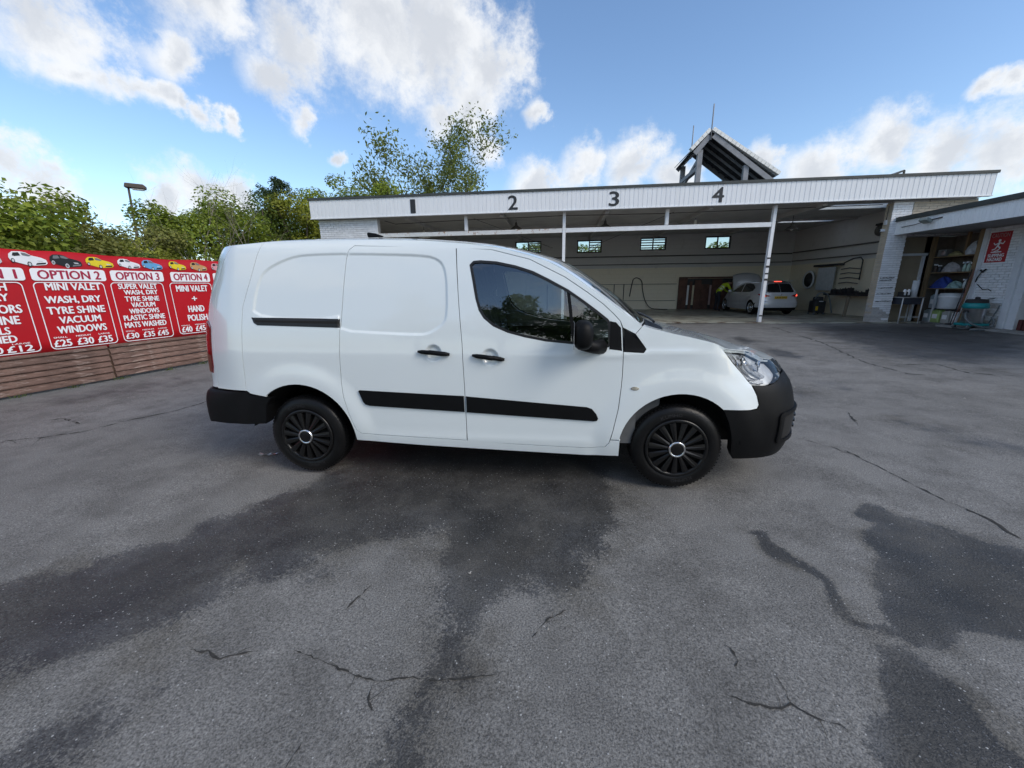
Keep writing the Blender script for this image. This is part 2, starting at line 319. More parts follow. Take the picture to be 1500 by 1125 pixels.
def asphalt():
    m = bpy.data.materials.new('asphalt'); m.use_nodes = True; nt = m.node_tree; N, L = nt.nodes.new, nt.links.new; p = nt.nodes['Principled BSDF']
    tc = N('ShaderNodeTexCoord'); O = tc.outputs['Object']
    def noise(s, d=4, r=.6, dist=0.):
        n = N('ShaderNodeTexNoise'); n.inputs['Scale'].default_value = s; n.inputs['Detail'].default_value = d; n.inputs['Roughness'].default_value = r; n.inputs['Distortion'].default_value = dist; L(O, n.inputs['Vector']); return n.outputs['Fac']
    def rng_(v, a, b, c=0., d=1., smooth=False):
        n = N('ShaderNodeMapRange'); L(v, n.inputs[0]); n.inputs[1].default_value = a; n.inputs[2].default_value = b; n.inputs[3].default_value = c; n.inputs[4].default_value = d
        if smooth: n.interpolation_type = 'SMOOTHSTEP'
        return n.outputs[0]
    def mth(op, a, b):
        n = N('ShaderNodeMath'); n.operation = op
        for k, v in enumerate((a, b)):
            if isinstance(v, (int, float)): n.inputs[k].default_value = v
            else: L(v, n.inputs[k])
        return n.outputs[0]
    def mixc(f, a, b):
        n = N('ShaderNodeMix'); n.data_type = 'RGBA'; L(f, n.inputs['Factor'])
        for k, v in (('A', a), ('B', b)):
            if isinstance(v, tuple): n.inputs[k].default_value = (*v, 1)
            else: L(v, n.inputs[k])
        return n.outputs['Result']
    big = noise(.35, 5, .6); mid = noise(2.2, 6, .65); blot = noise(7, 6, .7)
    grit = noise(130, 3, .7); fine = noise(320, 2, .6)
    base = mixc(rng_(big, .35, .65), (.150, .146, .138), (.200, .196, .188))
    base = mixc(rng_(mid, .44, .66, 0, .75), base, (.100, .097, .092))
    base = mixc(rng_(blot, .54, .72, 0, .42), base, (.25, .243, .228))
    # stone chips
    vo = N('ShaderNodeTexVoronoi'); vo.inputs['Scale'].default_value = 105; L(O, vo.inputs['Vector'])
    sx = N('ShaderNodeSeparateColor'); L(vo.outputs['Color'], sx.inputs[0])
    chip = mth('MULTIPLY', mth('GREATER_THAN', sx.outputs[0], .80), rng_(vo.outputs['Distance'], .42, .30))
    pale = mth('MULTIPLY', mth('GREATER_THAN', sx.outputs[1], .982), rng_(vo.outputs['Distance'], .40, .25))
    at = N('ShaderNodeAttribute'); at.attribute_name = 'damp'
    wv = mth('ADD', at.outputs['Fac'], mth('ADD', mth('ADD', mth('MULTIPLY', mth('SUBTRACT', noise(4.5, 7, .7), .5), .9), mth('MULTIPLY', mth('SUBTRACT', noise(1.4, 5, .6), .5), .9)), mth('MULTIPLY', mth('SUBTRACT', noise(60, 4, .8), .5), 1.7)))
    wet = mth('MULTIPLY', rng_(wv, .42, .66, smooth=True), rng_(at.outputs['Fac'], .03, .2))
    a2 = N('ShaderNodeAttribute'); a2.attribute_name = 'stain'
    sv_ = mth('ADD', a2.outputs['Fac'], mth('MULTIPLY', mth('SUBTRACT', noise(1.6, 7, .7), .5), 1.6))
    stain = mth('MULTIPLY', rng_(sv_, .30, .75, smooth=True), rng_(a2.outputs['Fac'], .05, .3))
    wet = mth('MULTIPLY', wet, rng_(noise(2.6, 6, .65), .32, .62, .55, 1.0))
    shade = rng_(grit, .32, .68, .38, 1.60); shade = mth('MULTIPLY', shade, rng_(fine, .3, .7, .78, 1.22))
    vs_ = N('ShaderNodeVectorMath'); vs_.operation = 'SCALE'; L(base, vs_.inputs[0]); L(shade, vs_.inputs['Scale'])
    c = mixc(mth('MULTIPLY', chip, .55), vs_.outputs[0], (.20, .20, .20))
    sc_ = N('ShaderNodeVectorMath'); sc_.operation = 'MULTIPLY'; L(c, sc_.inputs[0]); sc_.inputs[1].default_value = (.66, .64, .60); c = mixc(stain, c, sc_.outputs[0])
    wc = N('ShaderNodeVectorMath'); wc.operation = 'MULTIPLY'; L(c, wc.inputs[0]); wc.inputs[1].default_value = (.32, .335, .37)
    c = mixc(wet, c, wc.outputs[0]); c = mixc(mth('MULTIPLY', mth('MULTIPLY', chip, wet), .5), c, (.17, .175, .185)); c = mixc(mth('MULTIPLY', pale, .9), c, (.42, .42, .41))
    L(c, p.inputs['Base Color'])
    rr = mth('SUBTRACT', rng_(grit, .3, .7, .80, .95), mth('MULTIPLY', wet, .36)); L(rr, p.inputs['Roughness'])
    p.inputs['Specular IOR Level'].default_value = .4
    h = mth('ADD', mth('MULTIPLY', grit, .5), mth('MULTIPLY', chip, .35)); h = mth('ADD', h, mth('MULTIPLY', mid, .6))
    b = N('ShaderNodeBump'); b.inputs['Strength'].default_value = .8; b.inputs['Distance'].default_value = .012; L(h, b.inputs['Height']); L(b.outputs[0], p.inputs['Normal'])
    return m
ground = link_mesh('ground', make_ground(), asphalt(), kind='structure')
M_crack = mat('crack_dirt', (.030, .029, .027), .95, var=.4, scale=30, bump=.5, bscale=120)
M_patch = mat('pale_wash', (.19, .185, .175), .9, var=.25, scale=9, bump=.4, bscale=120)
CRACKS = [[(2.53,-2.32),(2.59,-2.34),(2.67,-2.35),(2.73,-2.33),(2.77,-2.36),(2.85,-2.38),(2.87,-2.4)],[(2.72,-2.22),(2.74,-2.27),(2.73,-2.33)],[(0.83,-2.3),(1.0,-2.34),(1.16,-2.38),(1.26,-2.4),(1.37,-2.37),(1.48,-2.37),(1.63,-2.34),(1.71,-2.33)],[(0.42,-2.35),(0.51,-2.35),(0.58,-2.37),(0.64,-2.35),(0.7,-2.33)],[(1.01,-1.93),(0.98,-2.04),(0.95,-2.11)],[(1.24,-2.4),(1.26,-2.47),(1.3,-2.5)],[(-3.51,-0.53),(-3.21,-0.41),(-2.95,-0.2),(-2.86,0.13),(-2.67,0.52),(-2.64,0.97)],[(9.01,10.58),(8.3,6.89),(7.48,4.17),(7.47,3.3),(7.7,3.17)],[(7.68,3.99),(8.53,4.1),(8.4,3.36),(8.94,3.15)],[(4.14,0.24),(4.39,-0.05),(4.43,-0.43),(4.46,-0.78),(4.53,-1.02),(4.51,-1.25)],[(11.24,10.14),(11.65,8.67),(11.68,7.0),(11.56,5.76)],[(1.1,-2.61),(1.1,-2.67),(1.09,-2.8)],[(1.82,-2.16),(1.88,-2.06),(1.97,-2.0)],[(5.18,1.16),(4.95,0.62)],[(-3.28,-0.02),(-3.75,0.13),(-3.9,0.04)],[(2.6,-2.09),(2.62,-2.18),(2.58,-2.22)]]
for k, c in enumerate(CRACKS):
    R = random.Random(100+k); pts = []
    for a, b in zip(c, c[1:]):
        L_ = math.hypot(b[0]-a[0], b[1]-a[1]); far = math.hypot(a[0]-1.9, a[1]+3.46); n = max(2, int(L_/(.009+.006*far)))
        for i in range(n):
            t = i/n; j = .003+.0016*far
            pts.append((a[0]+(b[0]-a[0])*t+R.uniform(-j, j), a[1]+(b[1]-a[1])*t+R.uniform(-j, j), far))
    pts.append((*c[-1], far)); mb = MB(); v = []
    twigs = [(R.randrange(1, len(pts)-1), R.uniform(-1, 1), R.uniform(.03, .09)*(1+.5*far)) for _ in range(len(pts)//8)]
    for i, (x, y, far) in enumerate(pts):
        e = min(1, min(i, len(pts)-1-i)/2+.05); w = (.0012+.0011*far)*R.choice((.15, .4, .8, 1.2, 1.9))*e
        q, p0 = pts[min(i+1, len(pts)-1)], pts[max(i-1, 0)]; tx, ty = q[0]-p0[0], q[1]-p0[1]; l = math.hypot(tx, ty)+1e-6
        nx, ny = -ty/l, tx/l
        for s in (-1, 1): xx, yy = x+s*nx*w, y+s*ny*w; v.append((xx, yy, ground_z(xx, yy)+.003))
    mb.add(v, [(2*i, 2*i+2, 2*i+3, 2*i+1) for i in range(len(pts)-1)])
    for i, s_, l_ in twigs:        # fine side branches
        x, y, far = pts[i]; q, p0 = pts[i+1], pts[i-1]; a = math.atan2(q[1]-p0[1], q[0]-p0[0])+math.copysign(R.uniform(.5, 1.3), s_); w = (.0006+.0004*far); P = [(x, y)]
        for k_ in range(4): a += R.uniform(-.5, .5); P.append((P[-1][0]+math.cos(a)*l_/4, P[-1][1]+math.sin(a)*l_/4))
        tv = []
        for k_, (xx, yy) in enumerate(P):
            ww = w*(1-k_/4.2)*R.uniform(.5, 1.3)
            for sg_ in (-1, 1): x2, y2 = xx-sg_*math.sin(a)*ww, yy+sg_*math.cos(a)*ww; tv.append((x2, y2, ground_z(x2, y2)+.0035))
        mb.add(tv, [(2*k_, 2*k_+2, 2*k_+3, 2*k_+1) for k_ in range(4)])
    mb.build('crack', M_crack, ground)
# a few loose stones and scraps
M_stone = mat('loose_stone', (.3, .29, .27), .9, var=.3, island=.4)
for k in range(14):
    R = random.Random(k+40); x, y = R.uniform(-2.5, 5.5), R.uniform(-2.4, -.2)
    if k < 8: x, y = R.uniform(5, 12), R.uniform(0, 8)
    s = R.uniform(.004, .010)*(1+.12*math.hypot(x-1.9, y+3.4)); mb = MB(); v = []
    for i in range(6):
        d = [(1, 0, 0), (-1, 0, 0), (0, 1, 0), (0, -1, 0), (0, 0, 1), (0, 0, -.4)][i]; v.append((x+d[0]*s*R.uniform(.6, 1.3), y+d[1]*s*R.uniform(.6, 1.3), ground_z(x, y)+s*.25+d[2]*s*.6))
    mb.add(v, [(0, 2, 4), (2, 1, 4), (1, 3, 4), (3, 0, 4), (2, 0, 5), (1, 2, 5), (3, 1, 5), (0, 3, 5)])
    tag(mb.build('pebble', M_stone), 'small pale stone chip lying loose on the asphalt', 'stone', 'loose chips on the asphalt')
mb = MB(); R = random.Random(5)      # crumpled foil by the rear wheel
vv = [(-.70+.03*i+R.uniform(-.008, .008), -.60+.02*j+.006*i+R.uniform(-.006, .006), ground_z(-.6, -.6)+R.uniform(.004, .024)) for i in range(6) for j in range(3)]
mb.add(vv, [(i*3+j, i*3+3+j, i*3+4+j, i*3+1+j) for i in range(5) for j in range(2)])
tag(mb.build('foil_scrap', mat('foil', (.7, .72, .75), .25, .6)), 'crumpled silvery foil scrap on the ground behind the van\'s rear wheel', 'litter')
# ------------------------------------------------------------------ fence with the price banner
FA = Vector((-5.650, .766, 0)); FD = Vector((.1724, .9850, 0)); FN = Vector((.9850, -.1724, 0))     # along, and out towards the yard
def FP(s, z, n=0): p = FA+FD*s+FN*n; return Vector((p.x, p.y, z))
FM = frame(FA, -FD, (0, 0, 1))        # reading direction seen from the yard runs with +s: fixed below
FM = frame(FA, FD, (0, 0, 1))         # ex along the fence, ey up, ez towards the yard
M_board = mat('brown_stained_timber', (.15, .09, .07), .8, var=.4, scale=5, bump=.6, bscale=25, dirt=(.34, .26, .22), dscale=6, dlo=.54, dhi=.70, obrand=.2, stretch=(1, 1, 5))
M_fpost = mat('weathered_post', (.13, .085, .065), .85, var=.3)
fence = thing('timber_fence', 'brown shiplap timber fence carrying the red price banner', 'fence', FP(1.3, 0))
proto = MB(); L_ = 1.80
sec = [(.0, 0), (.040, .002), (.044, .012), (.034, .05), (.014, .10), (0, .112)]
v = [(x, n, z) for x in (0, L_) for n, z in sec]; n_ = len(sec)
proto.add(v, [tuple(range(n_)), tuple(range(2*n_-1, n_-1, -1))]+[(i, n_+i, n_+(i+1) % n_, (i+1) % n_) for i in range(n_)])
bme = proto.mesh('board')
for k in range(-3, 5):
    s0 = 1.27+1.83*k
    for j in range(6):
        o = link_mesh('board', bme, M_board); R = random.Random(k*17+j)
        o.matrix_basis = Matrix.Translation(FP(s0+.015, .012+.098*j+R.uniform(-.007, .007), R.uniform(-.006, .004))) @ Matrix(((FD.x, FN.x, 0, 0), (FD.y, FN.y, 0, 0), (0, 0, 1, 0), (0, 0, 0, 1))) @ Matrix.Rotation(R.uniform(-.007, .007), 4, 'Y')
        parent_to(o, fence)
    MB().bx(-.04, .04, 0, 1.92, -.10, -.012, Matrix.Translation(FP(s0, 0)) @ FM.to_3x3().to_4x4()).build('post', M_fpost, fence)
MB().bx(-4.2, 8.6, .60, 1.90, -.02, -.002, FM).build('backing_panel', M_fpost, fence)
# the banner
M_red = mat('banner_red_vinyl', (.44, .006, .012), .42, var=.10, scale=1.2, bump=.12, bscale=3, spec=.4)
M_white = mat('print_white', (.82, .83, .85), .45, var=.03)
M_dred = mat('print_dark_red', (.36, .012, .05), .45, var=.05)
ban = thing('price_banner', 'long red banner with white valeting prices fixed along the timber fence', 'banner', FP(1.3, .5, .03))
mb = MB(); ns, nz = 130, 8; v = []
for i in range(ns+1):
    for j in range(nz+1):
        s = -4.2+12.6*i/ns; z = .53+1.44*j/nz+(.012*math.sin(s*2.1)+.006*math.sin(s*7)) * (1 if j == nz else 0)
        v.append(FP(s, z, .034+.006*math.sin(s*3.3)*math.sin(j*.8)+(.0)))
mb.add(v, [(i*(nz+1)+j, (i+1)*(nz+1)+j, (i+1)*(nz+1)+j+1, i*(nz+1)+j+1) for i in range(ns) for j in range(nz)], True)
sheet = mb.build('sheet', M_red, ban)
so = sheet.modifiers.new('t', 'SOLIDIFY'); so.thickness = .004; so.offset = -1
PD = .0445
def panel_frame(s0, s1, z0, z1, w=.011):
    a = rrect(s0, s1, z0, z1, .06); b = rrect(s0+w, s1-w, z0+w, z1-w, .06-w*.6)
    v, f = ring(a, b); mb = MB(); mb.add([FM @ Vector((x, y, PD)) for x, y, _ in v], [tuple(reversed(q)) for q in f]); mb.build('border', M_white, ban)
def header(s0, s1, txt, inset=.07):
    MB().prism(rrect(s0, s1, 1.565, 1.735, .035), PD-.002, PD, FM).build('title_plate', M_white, ban)
    text_obj('lettering', txt, FM, s0+inset, s1-inset, 1.59, 1.712, M_dred, ban, .0, PD+.003, fat=.005)
def lines(rows):
    for txt, a, b, z0, z1 in rows: text_obj('lettering', txt, FM, a, b, z0, z1, M_white, ban, .0, PD+.002, fat=(z1-z0)*.045)
header(-.42, .57, 'OPTION 1', .08); panel_frame(-.40, .52, .575, 1.545)
lines([('MINI WASH', -.24, .36, 1.43, 1.53), ('WASH, DRY', -.27, .35, 1.28, 1.39), ('INSIDE DOORS', -.34, .44, 1.13, 1.24), ('TYRE SHINE', -.27, .39, .98, 1.09), ('WHEELS', -.14, .27, .85, .945), ('WASHED', -.16, .31, .735, .83),
       ('SMALL', -.36, -.22, .70, .72), ('MEDIUM', -.06, .10, .70, .72), ('LARGE', .25, .42, .70, .72), ('£8', -.33, -.22, .60, .685), ('£10', -.05, .15, .60, .685), ('£12', .19, .44, .60, .685)])
header(.63, 1.47, 'OPTION 2'); panel_frame(.62, 1.42, .575, 1.545)
lines([('MINI VALET', .74, 1.37, 1.43, 1.53), ('WASH, DRY', .70, 1.33, 1.23, 1.345), ('TYRE SHINE', .69, 1.35, 1.085, 1.19), ('VACUUM', .79, 1.27, .945, 1.045), ('WINDOWS', .74, 1.31, .80, .905),
       ('SMALL', .67, .82, .735, .757), ('MEDIUM', .92, 1.09, .735, .757), ('LARGE', 1.19, 1.33, .735, .757), ('£25', .66, .85, .61, .71), ('£30', .92, 1.11, .61, .71), ('£35', 1.17, 1.35, .61, .71)])
header(1.535, 2.30, 'OPTION 3'); panel_frame(1.50, 2.265, .575, 1.545)
lines([('SUPER VALET', 1.60, 2.16, 1.44, 1.525), ('WASH, DRY', 1.66, 2.15, 1.335, 1.42), ('TYRE SHINE', 1.65, 2.15, 1.235, 1.315), ('VACUUM', 1.72, 2.07, 1.135, 1.215), ('WINDOWS', 1.67, 2.11, 1.03, 1.11), ('PLASTIC SHINE', 1.57, 2.18, .92, 1.005), ('MATS WASHED', 1.56, 2.18, .80, .89),
       ('SMALL', 1.55, 1.68, .735, .755), ('MEDIUM', 1.79, 1.96, .735, .755), ('LARGE', 2.03, 2.17, .735, .755), ('£30', 1.54, 1.72, .62, .71), ('£35', 1.79, 1.96, .62, .71), ('£45', 2.01, 2.18, .62, .71)])
header(2.42, 3.13, 'OPTION 4', .05); panel_frame(2.37, 3.13, .595, 1.545)
lines([('MINI VALET', 2.47, 3.04, 1.385, 1.495), ('+', 2.71, 2.80, 1.21, 1.29), ('HAND', 2.61, 2.90, 1.00, 1.115), ('POLISH', 2.57, 2.93, .83, .945), ('SMALL', 2.42, 2.58, .745, .765), ('MEDIUM', 2.67, 2.86, .745, .765), ('LARGE', 2.94, 3.08, .745, .765),
       ('£40', 2.42, 2.60, .63, .73), ('£45', 2.67, 2.85, .63, .73), ('£60', 2.92, 3.08, .63, .73)])
header(3.20, 3.92, 'OPTION 5', .05); panel_frame(3.18, 3.92, .595, 1.545)
lines([('FULL VALET', 3.27, 3.82, 1.385, 1.495)])
# little printed cars along the top
M_ink = {k: mat('print_'+k, c, .45, var=.06) for k, c in dict(black=(.012, .013, .015), grey=(.16, .17, .18), silver=(.55, .57, .6), white=(.75, .77, .8), yellow=(.72, .58, .02), blue=(.12, .35, .62), gold=(.52, .30, .12), pink=(.62, .30, .33)).items()}
def print_car(s0, s1, z0, z1, col, suv=0):
    w, h = s1-s0, z1-z0
    def P(L, d): return MB().prism([(s0+x*w, z0+y*h) for x, y in L], PD+d-.001, PD+d, FM)
    body = [(.0, .55), (.02, .78), (.12, .98), (.32, 1.0), (.46, .95), (.60, .74), (.86, .60), (.98, .46), (1.0, .2), (.94, .08), (.62, .0), (.52, .02), (.40, .05), (.10, .26), (.03, .34)]
    P(body, .0).build('printed_car', M_ink[col], ban)
    glass = 'grey' if col == 'black' else 'black'
    P([(.10, .68), (.14, .90), (.28, .93), (.32, .70), (.16, .64)], .0015).build('printed_window', M_ink[glass], ban)
    P([(.36, .72), (.34, .92), (.45, .90), (.60, .72), (.52, .66)], .0015).build('printed_windscreen', M_ink['grey'], ban)
    P([(.66, .06), (.93, .13), (.96, .26), (.70, .20)], .0015).build('printed_grille', M_ink['grey' if col == 'black' else 'black'], ban)
    P([(.72, .40), (.86, .38), (.90, .30), (.76, .30)], .0015).build('printed_lamp', M_ink['silver'], ban)
    for cx, cy, r in ((.09, .33, .085), (.50, .10, .10)):
        P([(cx+r*.62*math.cos(a*PI/7), cy+r*1.9*math.sin(a*PI/7)) for a in range(14)], .002).build('printed_wheel', M_ink['black' if col != 'black' else 'silver'], ban)
        P([(cx+r*.38*math.cos(a*PI/7), cy+r*1.2*math.sin(a*PI/7)) for a in range(14)], .0035).build('printed_rim', M_ink['silver' if col != 'black' else 'grey'], ban)
for s0, s1, z0, z1, c in [(.02, .40, 1.77, 1.95, 'silver'), (.47, .84, 1.77, 1.955, 'white'), (.87, 1.22, 1.765, 1.94, 'black'), (1.27, 1.61, 1.77, 1.93, 'yellow'), (1.67, 1.98, 1.775, 1.925, 'white'), (2.01, 2.32, 1.765, 1.925, 'blue'), (2.43, 2.72, 1.775, 1.925, 'yellow'), (2.80, 3.11, 1.77, 1.93, 'gold'), (3.20, 3.50, 1.77, 1.93, 'pink')]:
    print_car(s0, s1, z0, z1, c)
# weeds along the foot of the fence
M_weed = mat('weed_green', (.10, .14, .03), .8, var=.3, island=.4, trans=.3)
for k, (s_, lab) in enumerate(((.75, 'small green weed at the fence foot below option 2'), (1.34, 'weed tuft at the fence foot beside the board joint'), (2.05, 'weed tuft at the fence foot under the third price panel'), (2.65, 'low weed tuft at the fence foot close to the van'), (.15, 'tiny weed at the fence foot by the left edge of the picture'))):
    R = random.Random(k+900); mb = MB(); p0 = FP(s_, ground_z(*FP(s_, 0)[:2]), .07)
    for i in range(26):
        a = R.uniform(0, 2*PI); l = R.uniform(.03, .09); w = .004; d = Vector((math.cos(a)*R.uniform(.2, .9), math.sin(a)*R.uniform(.2, .9), 1)).normalized(); b = p0+Vector((R.gauss(0, .03), R.gauss(0, .05), -.002)); t = d.cross(Vector((0, 0, 1))).normalized()*w
        mb.add([b-t, b+t, b+d*l*.6+t*.8, b+d*l], [(0, 1, 2), (0, 2, 3)])
    tag(mb.build('weed', M_weed), lab, 'weed', 'weeds along the fence')
# ------------------------------------------------------------------ trees
def leaf_mat(name, a, b, trans=.35):
    m = bpy.data.materials.new(name); m.use_nodes = True; nt = m.node_tree; N, L = nt.nodes.new, nt.links.new; p = nt.nodes['Principled BSDF']
    g = N('ShaderNodeNewGeometry'); cr_ = N('ShaderNodeValToRGB'); L(g.outputs['Random Per Island'], cr_.inputs[0])
    cr_.color_ramp.elements[0].color = (*a, 1); cr_.color_ramp.elements[1].color = (*b, 1)
    tc = N('ShaderNodeTexCoord'); nz = N('ShaderNodeTexNoise'); nz.inputs['Scale'].default_value = 1.1; nz.inputs['Detail'].default_value = 3; L(tc.outputs['Object'], nz.inputs['Vector'])
    hs = N('ShaderNodeHueSaturation'); mr = N('ShaderNodeMapRange'); L(nz.outputs['Fac'], mr.inputs[0]); mr.inputs[1].default_value = .3; mr.inputs[2].default_value = .7; mr.inputs[3].default_value = .7; mr.inputs[4].default_value = 1.35
    L(mr.outputs[0], hs.inputs['Value']); L(cr_.outputs[0], hs.inputs['Color'])
    L(hs.outputs[0], p.inputs['Base Color']); p.inputs['Roughness'].default_value = .55; p.inputs['Specular IOR Level'].default_value = .3
    t = N('ShaderNodeBsdfTranslucent'); L(hs.outputs[0], t.inputs['Color']); ms = N('ShaderNodeMixShader'); ms.inputs[0].default_value = trans
    L(p.outputs[0], ms.inputs[1]); L(t.outputs[0], ms.inputs[2]); L(ms.outputs[0], nt.nodes['Material Output'].inputs[0]); return m
LEAF = dict(maple=leaf_mat('leaf_maple', (.12, .185, .022), (.29, .34, .045)), dark=leaf_mat('leaf_dark', (.06, .10, .02), (.13, .18, .03)),
            yellow=leaf_mat('leaf_yellowgreen', (.19, .22, .025), (.32, .33, .05)), conifer=leaf_mat('needle_dark', (.022, .045, .02), (.045, .075, .028), .15),
            olive=leaf_mat('leaf_olive', (.14, .16, .04), (.26, .26, .07)), sparse=leaf_mat('leaf_sparse', (.11, .15, .03), (.22, .25, .06)))
M_bark = mat('bark', (.10, .085, .065), .9, var=.3, scale=14, bump=.8, bscale=30)
M_twig = mat('pale_twig', (.22, .19, .15), .9, var=.25, scale=14)
def leaves_mesh(name, P, nrm, size, r, asp=.55):
    """one folded diamond per leaf"""
    n = len(P); a = r.normal(size=(n, 3)); a -= (a*nrm).sum(1, keepdims=True)*nrm; a /= np.linalg.norm(a, axis=1, keepdims=True)+1e-9
    b = np.cross(nrm, a); s = size[:, None]
    V = np.stack([P-a*s*.5, P+b*s*asp*.5+nrm*s*.10, P+a*s*.5, P-b*s*asp*.5+nrm*s*.10], 1).reshape(-1, 3)
    F = (np.arange(n)[:, None]*4+np.array([0, 1, 2, 3])[None]).astype(np.int32)
    tri = np.concatenate([F[:, [0, 1, 2]], F[:, [0, 2, 3]]], 1).reshape(-1, 3)
    me = bpy.data.meshes.new(name); me.vertices.add(len(V)); me.vertices.foreach_set('co', V.ravel()); me.loops.add(tri.size); me.loops.foreach_set('vertex_index', tri.ravel())
    me.polygons.add(len(tri)); me.polygons.foreach_set('loop_start', np.arange(0, tri.size, 3, dtype=np.int32)); me.polygons.foreach_set('loop_total', np.full(len(tri), 3, np.int32)); me.update(calc_edges=True)
    return me
def bushy(name, label, cat, x, y, top, rad, leaf, seed, nl=7000, size=.15, base=.7, group=None, nclump=34, depth=None):
    r = np.random.default_rng(seed); t = thing(name, label, cat, (x, y, 0), 0, group)
    cz = (top+base)/2; hz = (top-base)/2
    C_ = []
    while len(C_) < nclump:
        d = r.normal(size=3); d /= np.linalg.norm(d); k = r.uniform(.45, .92)
        p = np.array([x+d[0]*rad*k, y+d[1]*rad*k, cz+d[2]*hz*k*(1 if d[2] > 0 else .9)]); C_.append(p)
    C_ = np.array(C_); cr_ = r.uniform(.22, .42, nclump)*rad
    w = cr_**2; ci = r.choice(nclump, nl, p=w/w.sum())
    d = r.normal(size=(nl, 3)); d /= np.linalg.norm(d, axis=1, keepdims=True); rr = cr_[ci]*r.uniform(.55, 1.12, nl)
    P = C_[ci]+d*rr[:, None]*np.array([1, 1, .75]); P[:, 2] = np.maximum(P[:, 2], .15)
    nrm = d*.6+np.array([0, 0, .7])+r.normal(size=(nl, 3))*.5; nrm /= np.linalg.norm(nrm, axis=1, keepdims=True)
    link_mesh('crown', leaves_mesh('crown', P, nrm, size*r.uniform(.6, 1.4, nl), r), LEAF[leaf], t)
    mb = MB(); th = base+hz*.6; tr = .05+.02*top
    mb.tube([(x, y, -.05), (x+.03*top*r.normal()*.3, y, th*.5), (x+.05*r.normal(), y+.05*r.normal(), th)], [tr*1.3, tr, tr*.7], 8)
    mb.build('trunk', M_bark, t)
    for p in C_[r.choice(nclump, min(9, nclump), replace=False)]:
        z0 = r.uniform(th*.5, th); m = (np.array([x, y, z0])+p)/2+np.array([0, 0, .12*rad])
        MB().tube([(x, y, z0), m, p], [tr*.55, tr*.35, tr*.12], 6).build('limb', M_bark, t)
    return t
def conifer(name, label, x, y, top, rad, seed):
    r = np.random.default_rng(seed); t = thing(name, label, 'tree', (x, y, 0)); MB().tube([(x, y, -.05), (x, y, top*.97)], [.16, .02], 8).build('trunk', M_bark, t)
    P, Nn = [], []
    for k in range(70):
        z = top*(.12+.88*(k/70)**.9); R_ = rad*(1-(z/top)**2.2)*r.uniform(.45, 1.15)+.18; a = r.uniform(0, 2*PI)
        tip = np.array([x+R_*math.cos(a), y+R_*math.sin(a), z+r.uniform(-.1, .35)*R_]); b = np.array([x, y, z-.1])
        MB().tube([b, (b+tip)/2+[0, 0, .05], tip], [.03, .02, .006], 4, False).build('limb', M_bark, t) if k % 6 == 0 else None
        n = int(60+R_*90); u = r.uniform(.15, 1.05, n)[:, None]; p = b+(tip-b)*u+r.normal(size=(n, 3))*np.array([.13, .13, .09])*(.5+R_*.35); P.append(p)
        q = r.normal(size=(n, 3))+np.array([0, 0, .8]); Nn.append(q/np.linalg.norm(q, axis=1, keepdims=True))
    P, Nn = np.concatenate(P), np.concatenate(Nn)
    link_mesh('crown', leaves_mesh('crown', P, Nn, .17*r.uniform(.6, 1.3, len(P)), r, .28), LEAF['conifer'], t); return t
def branching(name, label, x, y, seed, stems, height, spread, leaf=None, nleaf=14, lsize=.16, levels=4, bark=None, th=.11, z0=0., group=None, up=.25):
    """open tree of visible branches; every stem is a mesh, the fine twigs with it"""
    r = random.Random(seed); t = thing(name, label, 'tree', (x, y, 0), 0, group); tips = []
    def grow(mb, p, d, L, rad, lev):
        n = 4; pts = [p.copy()]; rs = [rad]; q = p.copy(); dd = d.copy()
        for i in range(n):
            dd = (dd+Vector((r.gauss(0, .13), r.gauss(0, .13), r.gauss(.03, .10)))).normalized(); q = q+dd*(L/n); pts.append(q.copy()); rs.append(rad*(1-.55*(i+1)/n))
            if lev <= 1: tips.append(q.copy())
            if lev > 0 and i >= 1:
                for _ in range(1 if lev > 2 else r.choice((1, 2))):
                    side = Vector((r.gauss(0, 1), r.gauss(0, 1), r.gauss(up, .5))).normalized(); nd = (dd*.75+side*.75*spread).normalized()
                    grow(mb, q, nd, L*r.uniform(.5, .72), rs[-1]*.62, lev-1)
        mb.tube(pts, rs, 6 if lev > 1 else 4, False)
    for s in range(stems):
        mb = MB(); a = 2*PI*s/stems+r.uniform(-.4, .4); k = .32*spread if stems > 1 else .05
        grow(mb, Vector((x+.15*math.cos(a), y+.15*math.sin(a), z0)), Vector((k*math.cos(a), k*math.sin(a), 1)).normalized(), height*r.uniform(.5, .62), th, levels)
        mb.build('trunk', bark or M_bark, t)
    if leaf:
        rr = np.random.default_rng(seed); T = np.array([list(p) for p in tips]); T = T[rr.random(len(T)) < .8]
        T = np.repeat(T, nleaf, 0)+rr.normal(size=(len(T)*nleaf, 3))*.26; q = rr.normal(size=T.shape)+np.array([0, 0, .4]); q /= np.linalg.norm(q, axis=1, keepdims=True)
        link_mesh('crown', leaves_mesh('crown', T, q, lsize*rr.uniform(.6, 1.3, len(T)), rr, .4), LEAF[leaf], t)
    return t
